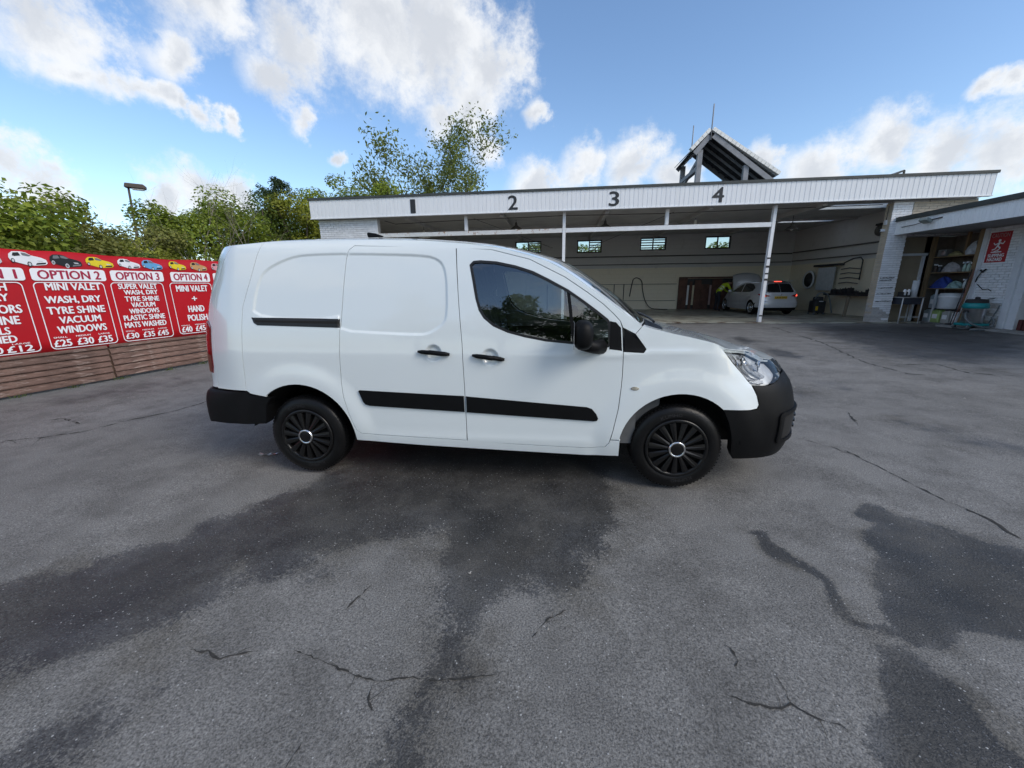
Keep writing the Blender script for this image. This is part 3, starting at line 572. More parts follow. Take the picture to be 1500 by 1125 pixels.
for i, (x, y, top, rad, leaf, nl, sz, lab) in enumerate([
    (-8.4, .4, 3.9, 1.7, 'maple', 8000, .15, 'leafy green maple leaning over the left end of the banner'),
    (-9.0, 2.9, 3.95, 1.75, 'maple', 9000, .15, 'tallest bright green maple behind the banner at the far left'),
    (-9.6, 4.9, 3.75, 1.6, 'olive', 8000, .14, 'olive green bushy tree behind the banner beside the tallest maple'),
    (-9.7, 6.2, 3.2, 1.3, 'yellow', 6500, .13, 'low yellowish bush behind the printed yellow car on the banner'),
    (-10.6, 7.9, 3.35, 1.35, 'olive', 6500, .13, 'low olive bush in front of the leaning lamp post'),
    (-11.2, 9.6, 4.6, 1.55, 'maple', 7500, .15, 'mid green maple just right of the leaning lamp post'),
    (-11.6, 11.8, 5.2, 1.9, 'maple', 8000, .16, 'broad green tree behind the pale bare branches'),
    (-11.6, 14.0, 5.6, 1.9, 'dark', 7000, .16, 'dark leafed tree left of the conifer'),
    (-10.6, 15.2, 6.0, 1.8, 'yellow', 8000, .16, 'yellow green tree right of the dark conifer'),
    (-10.0, 17.5, 7.6, 2.1, 'maple', 9000, .18, 'green tree rising behind the left end of the car wash roof'),
    (-8.3, 18.3, 7.7, 1.8, 'maple', 7000, .18, 'green tree nearest the sparse tree behind the roof'),
    (-7.6, 4.3, 2.35, .8, 'dark', 4500, .11, 'dark low shrub pressed against the back of the banner'),
    (-7.2, 6.8, 2.35, .9, 'maple', 5000, .11, 'bright shrub poking over the banner near the van\'s tail'),
    (-7.2, 2.0, 2.3, .75, 'maple', 4500, .11, 'bright shrub poking over the left half of the banner'),
    (-8.2, 10.2, 3.1, 1.3, 'maple', 6500, .14, 'green bush showing above the rear roof of the van'),
    (-9.0, 13.0, 3.6, 1.4, 'dark', 6500, .15, 'dark bush against the white brick end of the car wash')]):
    bushy('bushy_tree' if top > 3 else 'shrub', lab, 'tree' if top > 3 else 'shrub', x, y, top, rad, leaf, 50+i, int(nl*1.9), sz*.72, .5, 'trees behind the banner fence')
conifer('conifer_tree', 'dark spiky conifer standing above the other trees behind the fence', -12.0, 15.8, 6.7, 2.8, 3)
branching('bare_tree', 'bare pale grey branches standing among the green trees', -10.4, 10.2, 11, 3, 4.9, .75, None, levels=3, bark=M_twig, th=.05)
branching('bare_tree', 'small bare pale bush just above the banner left of the lamp post', -8.6, 5.9, 15, 3, 3.3, .8, None, levels=3, bark=M_twig, th=.035)
branching('sparse_tree', 'tall open tree with thin leaves rising behind the car wash roof', -6.1, 25.2, 6, 4, 9.3, .62, 'sparse', 4, .25, levels=4, th=.14)
# trees across the road, seen mirrored in the van's window
for i, (x, y, top, rad) in enumerate([(-6, -19, 8.0, 3.0), (-1.2, -20.5, 8.8, 3.2), (3.5, -19.5, 7.6, 2.9), (8, -20, 8.6, 3.1), (12.5, -18.5, 8.2, 3.0)]):
    bushy('roadside_tree', ['first', 'second', 'third', 'fourth', 'fifth'][i]+' leafy tree from the left in the row mirrored in the van window', 'tree', x, y, top, rad, 'dark', 90+i, 6500, .30, 1.0, 'trees mirrored in the van window')
# leaning street lamp behind the trees
M_lampm = mat('lamp_post_brown', (.07, .055, .045), .6, var=.2)
lp = thing('street_lamp', 'leaning brown street lamp post rising out of the trees behind the fence', 'street lamp', (-13.3, 9.6, 0))
MB().tube([(-13.3, 9.6, -.05), (-13.22, 9.65, 2.6), (-13.15, 9.72, 4.95)], [.06, .045, .032], 10).build('pole', M_lampm, lp)
hd = MB(); M_ = Matrix.Translation((-13.15, 9.72, 4.98)) @ Matrix.Rotation(math.radians(38), 4, 'Z')
hd.prism([(-.10, -.06), (.46, -.08), (.48, .02), (.42, .07), (-.06, .08)], -.13, .13, M_ @ Matrix.Rotation(PI/2, 4, 'X')); hl = hd.build('lamp_head', M_lampm, lp, .02)
MB().bx(.10, .42, -.08, .08, -.115, -.08, M_).build('diffuser', mat('lamp_lens', (.6, .6, .58), .3), hl)
for i, (x, y, top, lab) in enumerate(((-.6, 24.2, 4.3, 'bush seen through the louvred window of the first wall opening'), (3.6, 24.4, 4.0, 'bush seen through the window beside the full height post'), (8.0, 24.3, 4.1, 'bush seen through the fully louvred window'), (12.2, 24.6, 3.9, 'bush seen through the clear window nearest the silver car'))):
    bushy('bush', lab, 'bush', x, y, top, 1.9, 'maple', 130+i, 6000, .2, .6, 'bushes behind the car wash')
# ------------------------------------------------------------------ the car wash building
M_clad = mat('white_profiled_cladding', (.78, .80, .82), .5, var=.05, scale=3, dirt=(.36, .34, .30), dscale=3, dlo=.66, dhi=.80, stretch=(3, 3, .25))
M_edge = mat('dark_roof_trim', (.045, .052, .05), .6, var=.25, scale=3)
M_wbrick = mat('white_painted_brick', (.82, .83, .85), .7, var=.10, scale=8, bump=.5, bscale=50, obrand=.07, island=.08, dirt=(.36, .35, .33), dscale=5, dlo=.63, dhi=.85)
M_cbrick = mat('cream_painted_brick', (.55, .48, .38), .75, var=.10, scale=8, bump=.5, bscale=50, obrand=.08, dirt=(.30, .26, .22), dscale=4, dlo=.62, dhi=.85)
M_mortar = mat('painted_mortar', (.50, .51, .52), .85, var=.15, dirt=(.16, .14, .12), dscale=7, dlo=.55, dhi=.7)
M_steel = mat('white_painted_steel', (.80, .81, .82), .45, var=.06, dirt=(.20, .13, .08), dscale=14, dlo=.66, dhi=.74)
M_rusty = mat('flaking_white_steel', (.72, .72, .70), .5, var=.08, dirt=(.32, .15, .05), dscale=9, dlo=.56, dhi=.66)
M_ceil = mat('grey_ceiling_sheet', (.50, .49, .48), .8, var=.12, scale=1.5)
M_dark = mat('dark_metal', (.03, .03, .032), .6, var=.3)
M_pipe = mat('dirty_pipe', (.11, .105, .10), .6, var=.3)
M_num = mat('numeral_black', (.02, .022, .025), .5, var=.1)
M_grime = mat('black_rubber', (.02, .02, .022), .7, var=.3)
def wall_mat():
    """painted blockwork: grey above, cream below with damp streaks"""
    m = mat('painted_blockwork', (.5, .5, .5), .75, var=.08, scale=2); nt = m.node_tree; N, L = nt.nodes.new, nt.links.new; p = nt.nodes['Principled BSDF']
    tc = N('ShaderNodeTexCoord'); sp = N('ShaderNodeSeparateXYZ'); L(tc.outputs['Object'], sp.inputs[0])
    nz = N('ShaderNodeTexNoise'); nz.inputs['Scale'].default_value = 1.1; nz.inputs['Detail'].default_value = 8; nz.inputs['Roughness'].default_value = .7; L(tc.outputs['Object'], nz.inputs['Vector'])
    ad = N('ShaderNodeMath'); ad.operation = 'MULTIPLY_ADD'; L(nz.outputs['Fac'], ad.inputs[0]); ad.inputs[1].default_value = .10; L(sp.outputs['Z'], ad.inputs[2])
    r1 = N('ShaderNodeMapRange'); L(ad.outputs[0], r1.inputs[0]); r1.inputs[1].default_value = 2.36; r1.inputs[2].default_value = 2.42
    mx = N('ShaderNodeMix'); mx.data_type = 'RGBA'; L(r1.outputs[0], mx.inputs['Factor']); mx.inputs['A'].default_value = (.80, .73, .58, 1); mx.inputs['B'].default_value = (.60, .595, .585, 1)
    r2 = N('ShaderNodeMapRange'); L(nz.outputs['Fac'], r2.inputs[0]); r2.inputs[1].default_value = .55; r2.inputs[2].default_value = .8; r2.inputs[4].default_value = .35
    m2 = N('ShaderNodeMix'); m2.data_type = 'RGBA'; L(r2.outputs[0], m2.inputs['Factor']); L(mx.outputs['Result'], m2.inputs['A']); m2.inputs['B'].default_value = (.22, .20, .17, 1)
    cb = N('ShaderNodeCombineXYZ'); a2 = N('ShaderNodeMath'); a2.operation = 'ADD'; L(sp.outputs['X'], a2.inputs[0]); L(sp.outputs['Y'], a2.inputs[1]); L(a2.outputs[0], cb.inputs[0]); L(sp.outputs['Z'], cb.inputs[1])
    br = N('ShaderNodeTexBrick'); L(cb.outputs[0], br.inputs['Vector']); br.inputs['Scale'].default_value = 1; br.inputs['Brick Width'].default_value = .45; br.inputs['Row Height'].default_value = .225; br.inputs['Mortar Size'].default_value = .008
    bu = N('ShaderNodeBump'); bu.inputs['Strength'].default_value = .6; bu.inputs['Distance'].default_value = .01; bu.invert = True; L(br.outputs['Fac'], bu.inputs['Height']); L(bu.outputs[0], p.inputs['Normal'])
    L(m2.outputs['Result'], p.inputs['Base Color']); return m
M_block = wall_mat()
YF, YB, ZC, ZT = 11.75, 20.5, 4.12, 4.70
XL, XR = -7.75, 15.6
bld = thing('car_wash_building', 'long white open fronted car wash with four numbered bays', 'building', (4, 16, 0))
# floor slab
def slab_mat():
    m = mat('wet_concrete_floor', (.36, .36, .30), .35, var=.25, scale=1.2, dirt=(.09, .055, .035), dscale=1.6, dlo=.48, dhi=.66, bump=.15, bscale=30); return m
fl = MB().bx(-7.6, 14.6, 11.95, YB, -.3, .012).build('floor', slab_mat()); fl['kind'] = 'structure'
# back wall with four window openings
WIN = [(-.70, .83, 3.30, 3.95), (2.89, 4.30, 3.23, 3.94), (6.43, 7.86, 3.30, 3.99), (9.94, 11.30, 3.30, 3.98)]
mb = MB(); xs = [-7.75]+[v for w in WIN for v in w[:2]]+[14.85]
for i in range(0, len(xs), 2): mb.bx(xs[i], xs[i+1], YB, YB+.22, -.1, ZC)
for x0, x1, z0, z1 in WIN: mb.bx(x0, x1, YB, YB+.22, -.1, z0); mb.bx(x0, x1, YB, YB+.22, z1, ZC)
mb.build('back_wall', M_block, bld)
MB().bx(14.6, 14.85, 12.46, YB-.002, -.1, ZC).build('side_wall', M_block, bld)
MB().bx(-7.75, -7.5, 12.3, YB-.002, -.1, ZC).build('side_wall', M_block, bld)
M_wframe = mat('window_frame_dark', (.04, .035, .03), .6); M_louvre = mat('window_slat_white', (.62, .64, .66), .5)
M_wglass = glass_mat('workshop_glass', (.86, .9, .9))
for k, (x0, x1, z0, z1) in enumerate(WIN):
    w = MB(); t_ = .07; xm = (x0+x1)/2
    for a in ((x0, x0+t_, z0, z1), (x1-t_, x1, z0, z1), (xm-.03, xm+.03, z0, z1), (x0+t_, xm-.03, z0, z0+t_), (x0+t_, xm-.03, z1-t_, z1), (xm+.03, x1-t_, z0, z0+t_), (xm+.03, x1-t_, z1-t_, z1)): w.bx(a[0], a[1], YB+.06, YB+.13, a[2], a[3])
    wo = w.build('window', M_wframe, bld)
    for a, b, side in ((x0+t_, xm-.03, 0), (xm+.03, x1-t_, 1)):
        MB().bx(a, b, YB+.112, YB+.118, z0+t_, z1-t_).build('pane', M_wglass, wo)
        if (k, side) in ((0, 1), (1, 1), (2, 0), (2, 1)):
            for j in range(4):
                zz = z0+t_+(z1-z0-2*t_)*(j+.5)/4
                MB().bx(a, b, -.008, .008, -.035, .035, Matrix.Translation((0, YB+.085, zz)) @ Matrix.Rotation(math.radians(-35), 4, 'X')).build('slat', M_louvre, wo)
# ceiling and roof: a flat deck with two rooflights
SKY = [(11.75, 14.2, 12.95, 13.95), (11.9, 14.2, 16.1, 17.2)]
mb = MB(); yb = [12.05, 12.95, 13.95, 16.1, 17.2, YB+.2]
for i in range(5):
    y0, y1 = yb[i], yb[i+1]
    if i in (1, 3):
        s = SKY[0 if i == 1 else 1]; mb.bx(XL+.15, s[0], y0, y1, ZC, ZC+.30); mb.bx(s[1], XR-.2, y0, y1, ZC, ZC+.30)
    else: mb.bx(XL+.15, XR-.2, y0, y1, ZC, ZC+.30)
mb.build('roof_deck', M_ceil, bld)
M_sky = mat('milky_rooflight', (.80, .84, .86), .5, var=.05, trans=.75)
for s in SKY: MB().bx(s[0], s[1], s[2], s[3], ZC+.012, ZC+.018).build('rooflight', M_sky, bld)
for x in (-4.0, -.3, 3.6, 7.2, 10.9): MB().bx(x-.07, x+.07, 12.06, YB-.01, ZC-.16, ZC-.002).build('ceiling_beam', M_ceil, bld)
MB().bx(-7.4, 14.5, 15.9, 16.02, ZC-.10, ZC-.004).build('ceiling_beam', M_ceil, bld)
# fascia of upright profiled sheets
def ribs(x0, x1, y, z0, z1, pitch, depth=.012):
    mb = MB(); n = int(round((x1-x0)/pitch)); P = []
    for i in range(n):
        a = x0+(x1-x0)*i/n; w = (x1-x0)/n; P += [(a, y), (a+w*.86, y), (a+w*.90, y+depth), (a+w*.97, y+depth)]
    P.append((x1, y)); v = [(x, yy, z) for x, yy in P for z in (z0, z1)]
    mb.add(v, [(2*i, 2*i+2, 2*i+3, 2*i+1) for i in range(len(P)-1)]); return mb
fa = ribs(XL, XR, YF, 4.06, ZT, .155); fa.bx(XL, XR, YF+.02, YF+.10, 4.062, ZT-.002); fo = fa.build('fascia', M_clad, bld)
MB().bx(XL-.03, XR+.02, YF-.02, YF+.12, 4.03, 4.058).build('drip_rail', M_clad, bld)
MB().bx(XL-.05, XR+.04, YF-.035, YF+.40, ZT+.002, ZT+.085).build('roof_edge_trim', M_edge, bld)
MB().bx(XL, XL+.04, YF+.104, YB+.2, 4.06, ZT).build('end_fascia', M_clad, bld)
MB().bx(XR-.06, XR-.02, YF+.104, YB+.2, 4.06, ZT).build('end_fascia', M_clad, bld)
mb = MB(); yb = [YF+.402, 12.85, 14.05, 16.0, 17.3, YB+.2]
for i in range(5):
    if i in (1, 3): mb.bx(XL+.02, SKY[i//2][0]-.1, yb[i], yb[i+1], ZT-.10, ZT+.05); mb.bx(SKY[i//2][1]+.1, XR-.02, yb[i], yb[i+1], ZT-.10, ZT+.05)
    else: mb.bx(XL+.02, XR-.02, yb[i], yb[i+1], ZT-.10, ZT+.05)
mb.build('roof_felt', M_edge, bld)
for ch, x, w in (('1', -3.6, .17), ('2', .18, .33), ('3', 3.78, .33), ('4', 7.27, .36)):
    text_obj('bay_number', ch, frame((x, YF-.012, 4.13), (1, 0, 0), (0, 0, 1)), -w/2, w/2, .0, .47, M_num, bld, .0, .0, fat=.014)
# steel front frame: posts, cross rail, stubs
def post(x, y, z0, z1, w=.11, d=.14):
    m = MB(); m.bx(x-w/2, x+w/2, y-d/2, y-d/2+.012, z0, z1); m.bx(x-w/2, x+w/2, y+d/2-.012, y+d/2, z0, z1); m.bx(x-.03, x+.03, y-d/2+.012, y+d/2-.012, z0, z1); return m
for x in (2.05, 9.33): post(x, 12.12, -.03, 4.03).build('post', M_steel, bld, .003)
for x in (-1.67, 5.72): post(x, 12.12, 3.49, 4.03).build('stub_post', M_steel, bld, .003)
for a, b, m_ in ((-5.19, 1.99, M_rusty), (2.11, 9.27, M_steel)): MB().bx(a, b, 12.06, 12.18, 3.33, 3.48).build('cross_rail', m_, bld, .004)
for k, (z, dx) in enumerate(((.22, 0), (1.5, .01), (1.72, -.01), (1.95, 0), (2.25, .01))): MB().bx(9.27, 9.39, 12.042, 12.048, z, z+.05+.02*(k % 2)).build('paint_scrape', M_dark, bld)
# brick ends
M_dirty = mat('dirty_bare_brick', (.42, .38, .34), .85, var=.25, scale=7, bump=.6, bscale=50, obrand=.25, dirt=(.62, .63, .64), dscale=6, dlo=.45, dhi=.6)
def brick_face(parent, org, ex, wdt, z0, z1, m, bw=.235, bh=.075, gap=.01, dep=.03):
    me = MB().bx(0, 1, -dep, .0, 0, 1).mesh('brick'); ex = Vector(ex).normalized(); ez = Vector((0, 0, 1)); ey = ez.cross(ex); n = 0
    nrow = int((z1-z0)/bh)
    for j in range(nrow):
        x = -(bw/2 if j % 2 else 0)
        while x < wdt-.02:
            a, b = max(x, 0)+gap/2, min(x+bw, wdt)-gap/2; x += bw
            if b-a < .03: continue
            R = random.Random(n*7+j); n += 1; pr = R.uniform(-.004, .003)
            o = link_mesh('brick', me, None); low_ = z0 == 0 and z1 > 2 and R.random() < .85-j*.07
            if not me.materials: me.materials.append(m)
            o.material_slots[0].link = 'OBJECT'; o.material_slots[0].material = M_dirty if low_ else m
            p = Vector(org)+ex*a+ez*(z0+j*bh+gap/2)-ey*pr
            o.matrix_basis = Matrix(((ex.x*(b-a), ey.x, 0, p.x), (ex.y*(b-a), ey.y, 0, p.y), (0, 0, bh-gap, p.z), (0, 0, 0, 1))); parent_to(o, parent)
    return n
pil = MB().bx(13.03, 13.60, 12.03, 12.33, -.05, 4.03).build('brick_pier', M_mortar, bld)
n1 = brick_face(pil, (13.0, 12.03, .0), (1, 0, 0), .60, 0, 4.03, M_wbrick)
n2 = brick_face(pil, (13.03, 12.33, .0), (0, -1, 0), .30, 0, 4.03, M_cbrick)
wb = MB().bx(13.602, 15.5, 12.03, 12.455, 2.9, 4.03).build('upper_wall', M_mortar, bld)
brick_face(wb, (13.61, 12.03, 3.30), (1, 0, 0), 1.88, 0, .72, M_cbrick)
lw = MB().bx(-7.58, -5.20, 12.03, 12.3, -.05, 4.03).build('brick_pier', M_mortar, bld)
mb = MB()
for j in range(53):
    x = -7.6-(.118 if j % 2 else 0)
    while x < -5.2:
        a, b = max(x, -7.6)+.005, min(x+.235, -5.18)-.005; x += .235
        if b-a > .03: mb.bx(a, b, 11.998+random.uniform(-.003, .003), 12.03, j*.076+.004, j*.076+.070)
mb.build('brickwork', M_wbrick, lw, kind='stuff')
# pipes, cable and fittings on the walls
for z, r in ((3.0, .03), (2.56, .022)):
    MB().tube([(-7.4, YB-.05, z), (14.5, YB-.05, z-.03)], r, 8).build('wall_pipe', M_pipe, bld)
    MB().tube([(14.55, YB-.05, z), (14.55, 12.6, z-.05)], r, 8).build('wall_pipe', M_pipe, bld)
MB().tube([(3, YB-.04, 1.45), (8.6, YB-.04, 1.43)], .014, 6).build('wall_pipe', M_pipe, bld)
MB().tube([(3, YB-.04, .52), (8.6, YB-.04, .50)], .012, 6).build('wall_pipe', M_pipe, bld)
for x in (5.1, 5.65, 1.2): MB().tube([(x, YB-.05, 0), (x, YB-.05, 1.45)], .02, 6).build('wall_pipe', M_pipe, bld)
MB().tube([(-5, 12.3, 3.98), (-4.6, 12.4, 3.86), (-1.8, 12.4, 3.93), (2, 12.4, 3.97), (5.6, 12.4, 3.93), (9.3, 12.4, 3.96), (13, 12.5, 4.0)], .012, 5).build('lamp_cable', M_dark, bld)
for x0, x1 in ((-1.4, 1.6), (6.0, 3.2)): MB().tube([(x0, 12.3, 3.95), (x1, 14.4, 3.0)], .012, 5).build('stay_wire', M_pipe, bld)
# small upstand on the roof at the right
up = MB(); up.bar((12.95, 13.4, 4.78), (14.1, 13.4, 5.26), .05, .05); up.bar((14.1, 13.4, 4.74), (14.1, 13.4, 5.26), .05, .05); up.bar((12.95, 14.2, 4.78), (14.1, 14.2, 5.26), .05, .05); up.bar((14.1, 13.4, 5.26), (14.1, 14.2, 5.26), .05, .05)
uo = up.build('rooflight_upstand', M_edge, bld); MB().add([(12.95, 13.4, 4.81), (14.1, 13.4, 5.29), (14.1, 14.2, 5.29), (12.95, 14.2, 4.81)], [(0, 1, 2, 3)]).build('pane', M_sky, uo)
# pendant lamps
M_shade = mat('lamp_shade_enamel', (.10, .095, .09), .5); M_bulb = mat('lamp_under_white', (.85, .85, .82), .4)
for k, (x, z, wh) in enumerate([(-4.0, 3.52, 1), (.05, 3.74, 0), (3.75, 3.70, 0), (7.3, 3.62, 1), (10.95, 3.42, 0)]):
    t = thing('pendant_lamp', 'enamel pendant lamp hanging in '+['the first bay, just above the van aerial', 'the second bay under the painted figure two', 'the third bay between the full height posts', 'the fourth bay, pale and left of the car', 'the end bay right of the steel post'][k], 'lamp', (x, 14, z), 0, 'pendant lamps in the bays')
    MB().lathe([(.02, .30), (.05, .26), (.06, .16), (.24, .04), (.25, 0), (.235, 0), (.05, .14)], 20, Matrix.Translation((x, 14, z))).build('lamp_shade', M_shade if not wh else M_bulb, t)
    MB().tube([(x, 14, z+.29), (x, 14, ZC)], .01, 5).build('cord', M_dark, t)
    MB().lathe([(.001, -.02), (.05, .0), (.06, .05), (.03, .12), (.001, .13)], 12, Matrix.Translation((x, 14, z))).build('bulb', M_bulb, t)
# ---- gabled timber canopy standing on the roof
M_tim = mat('grey_timber', (.24, .25, .27), .7, var=.2, scale=4); M_slate = mat('tile_white_verge', (.80, .80, .77), .6, var=.15); M_under = mat('dark_felt', (.025, .026, .03), .8, var=.3); M_tile = mat('grey_tile', (.30, .31, .31), .7, var=.2)
gb = thing('roof_canopy', 'grey timber gabled canopy on posts standing on the car wash roof', 'canopy', (8.4, 15, 4.75))
P_, R_c, L_c = (7.58, 7.06), (10.08, 5.25), (6.98, 6.36); y0, y1 = 14.0, 16.3
def slope(a, b, name):
    d = Vector((b[0]-a[0], 0, b[1]-a[1])); L_ = d.length; d.normalize(); n = Vector((-d.z, 0, d.x));  n = n if n.z > 0 else -n
    M = Matrix(((d.x, 0, n.x, a[0]), (0, 1, 0, 0), (d.z, 0, n.z, a[1]), (0, 0, 0, 1)))
    so_ = MB().bx(0, L_, y0+.05, y1, .0, .03, M).build(name, M_under, gb)
    MB().bx(0, L_, y0, y0+.05, -.16, .015, M).build('barge_board', M_tim, gb); MB().bx(0, L_, y1+.002, y1+.05, -.16, .015, M).build('barge_board', M_tim, gb)
    nr = max(2, int(L_/.17))
    for i in range(nr):
        for yy, w in ((y0-.04, .20),): MB().bx(L_*i/nr, L_*(i+1)/nr-.012, yy, yy+w, .02, .15, M @ Matrix.Rotation(-.06, 4, 'Y')).build('verge_tile', M_slate, so_)
        MB().bx(L_*i/nr, L_*(i+1)/nr-.01, y0+.17, y1+.05, .04, .065, M @ Matrix.Rotation(-.05, 4, 'Y')).build('tile_course', M_tile, so_)
    for i in range(nr//2): MB().bx(L_*(i+.3)/(nr//2), L_*(i+.3)/(nr//2)+.06, y0+.06, y1-.02, -.05, -.002, M).build('batten', M_under, so_)
    for yy in (y0+.55, y0+1.1, y0+1.65): MB().bx(0, L_, yy, yy+.06, -.12, -.052, M).build('rafter', M_tim, gb)
slope(P_, R_c, 'right_slope'); slope(P_, L_c, 'left_slope')
for x, z, y in ((7.26, 6.45, y0+.06), (9.02, 5.85, y0+.06), (7.26, 6.45, y1-.1), (9.06, 5.85, y1-.1)): MB().bx(x-.09, x+.09, y, y+.16, 4.7, z).build('post', M_tim, gb)
MB().bx(7.18, 7.34, y0+.22, y1-.1, 5.75, 5.90).build('tie_beam', M_tim, gb); MB().bar((7.26, y1-.05, 5.55), (7.26, y0+.22, 6.15), .1, .12).build('brace', M_tim, gb)
MB().bx(7.18, 9.1, y1-.12, y1-.102, 5.55, 5.68).build('tie_beam', M_tim, gb)
for y, zt in ((y0-.03, 7.95), (y1, 8.05)): MB().tube([(7.56, y, 6.75), (7.56, y, zt)], .022, 6).build('pole', M_tim, gb)
# ------------------------------------------------------------------ the annex on the right with its open store
XA, XW = 13.2, 14.8
M_wood = mat('raw_wood', (.26, .18, .10), .75, var=.25, scale=6, stretch=(1, 1, .2)); M_sill = mat('concrete_step', (.26, .26, .25), .9, var=.2, bump=.4)
M_store = mat('store_dark_board', (.16, .14, .12), .8, var=.2); M_door = mat('faded_brown_panel', (.30, .25, .18), .7, var=.12, scale=2)
M_frame = mat('white_door_frame', (.68, .70, .73), .5, var=.05, dirt=(.3, .28, .25), dscale=8, dlo=.62, dhi=.8)
anx = thing('annex_building', 'low white annex with overhanging roof joined to the right of the car wash', 'building', (15.5, 9, 0))
mb = ribs(4.0, 16.0, 0, 2.94, 3.36, .10, .006); T_ = Matrix(((0, 1, 0, XA), (-1, 0, 0, 16.0), (0, 0, 1, 0), (0, 0, 0, 1)))
mb.v = [tuple(T_ @ Vector(p)) for p in mb.v]; mb.bx(XA+.012, XA+.06, 0.0, 12.0, 2.942, 3.358); mb.build('fascia', M_clad, anx)
MB().bx(XA, XA+.06, 12.002, 12.02, 2.94, 3.36).build('fascia_end', M_clad, anx)
MB().bx(XA-.05, XA+.5, 0.0, 12.0, 3.362, 3.50).build('roof_edge_trim', M_edge, anx)
MB().bx(XA+.502, 19, 0.0, 12.0, 3.30, 3.46).build('roof', M_edge, anx)
MB().bx(XA+.065, XW+.9, 0.0, 12.44, 2.955, 3.05).build('soffit', mat('soffit_grey', (.34, .34, .34), .7), anx)
MB().bx(13.602, 14.8, 12.46, 12.6, -.05, 2.9).build('rear_panel', M_door, anx)
MB().bx(13.75, 14.7, 12.40, 12.458, 2.28, 2.36).build('door_frame', M_frame, anx); MB().bx(14.56, 14.64, 12.40, 12.458, -.02, 2.27).build('door_frame', M_frame, anx)
# white brick wall beside the store, and the door frames
aw = MB().bx(XW+.03, XW+.25, 9.72, 10.72, -.05, 2.95).build('brick_wall', M_mortar, anx)
brick_face(aw, (XW+.03, 10.72, 0), (0, -1, 0), 1.0, 0, 2.95, M_wbrick)
MB().bx(XW-.03, XW+.28, 9.52, 9.70, -.03, 2.95).build('door_frame', M_frame, anx, .01); MB().bx(XW+.02, XW+.28, 9.30, 9.515, -.03, 2.95).build('door_frame', M_frame, anx, .01)
MB().bx(XW+.03, XW+.25, 0.0, 8.1, -.05, 2.95).build('brick_wall', M_wbrick, anx); MB().bx(XW+.4, XW+.5, 8.1, 9.3, -.05, 2.95).build('inner_door', M_store, anx)
MB().bx(XW-.6, XW+.3, 8.1, 10.9, -.06, .03).build('step', M_sill, anx)
for y, x in ((10.80, XW-.04), (12.42, XW-.02)): MB().bx(x, x+.10, y-.06, y+.06, -.03, 2.94).build('store_post', M_wood, anx)
MB().bx(XW-.03, XW+.02, 10.60, 10.735, -.03, 2.94).build('store_post', M_frame, anx)
MB().bx(15.55, 15.65, 10.75, 12.6, -.05, 2.94).build('store_back', M_store, anx); MB().bx(XW+.1, 15.54, 10.62, 10.72, -.05, 2.94).build('store_side', M_store, anx)
MB().bx(XW+.08, 15.54, 12.46, 12.6, -.05, 2.9).build('store_side', M_store, anx); MB().bx(XW+.08, 15.54, 10.74, 12.44, -.05, .02).build('store_floor', M_sill, anx)
for z in (1.17, 1.70, 2.22): MB().bx(XW+.07, 15.5, 10.88, 12.36, z-.03, z).build('shelf', M_wood, anx)
MB().bx(XW+.25, XW+.32, 11.5, 11.57, 2.222, 2.94).build('divider', M_wood, anx); MB().bx(XW+.1, XW+.15, 11.98, 12.02, 0.02, 1.135).build('divider', M_frame, anx)
for z, w in ((1.52, .5), (1.44, .42), (1.18, .52), (.98, .5), (.72, .55)):      # scraped bands on the brick pier
    R = random.Random(int(z*100)); q = [13.03+w*.92*i/14 for i in range(15)]; up_ = [(x, z+.012+R.uniform(-.004, .02)+.03*(x-13)) for x in q]; dn = [(x, z-R.uniform(-.006, .010)+.03*(x-13)) for x in q]
    MB().prism(up_+dn[::-1], 0, .003, frame((0, 11.992, 0), (1, 0, 0), (0, 0, 1))).build('paint_scrape', M_pipe, pil)
# floodlight with its cable on the fascia
fld = thing('floodlight', 'grey floodlight on an arm fixed to the annex fascia', 'floodlight', (13.15, 10.75, 3.17))
MB().tube([(13.19, 11.75, 3.16), (13.17, 11.2, 3.17), (13.14, 10.9, 3.20)], .010, 5).build('cable', M_dark, fld)
MB().bx(-.10, .10, -.14, .14, -.05, .05, Matrix.Translation((13.05, 10.72, 3.22)) @ Matrix.Rotation(.5, 4, 'Y')).build('lamp_body', mat('floodlight_grey', (.25, .29, .27), .5), fld, .02)
MB().bar((13.12, 10.60, 3.22), (13.19, 10.35, 3.25), .03, .03).build('bracket', M_dark, fld)
# caution sign
SM = frame((XW-.004, 10.56, 1.93), (0, -1, 0), (0, 0, 1))
M_sred = mat('sign_red', (.42, .025, .03), .4, var=.06); sg = thing('caution_sign', 'red caution slipping hazard sign on the white brick wall', 'sign', (XW, 10.27, 1.93))
MB().bx(0, .58, 0, .86, -.012, .0, SM).build('plate', M_sred, sg)
M_sout = mat('sign_worn_grey', (.42, .32, .32), .5)
text_obj('lettering', 'CAUTION', SM, .05, .53, .71, .82, M_sout, sg, .0, .004); text_obj('lettering', 'SLIPPING', SM, .07, .51, .155, .245, M_white, sg, .0, .004, fat=.005); text_obj('lettering', 'HAZARD', SM, .08, .48, .04, .13, M_white, sg, .0, .004, fat=.005)
fg = MB(); PX = lambda L, d=.004: fg.add([SM @ Vector((x, y, d)) for x, y in L], [tuple(range(len(L)))])
PX([(.30+.038*math.cos(a*PI/6), .615+.042*math.sin(a*PI/6)) for a in range(12)])
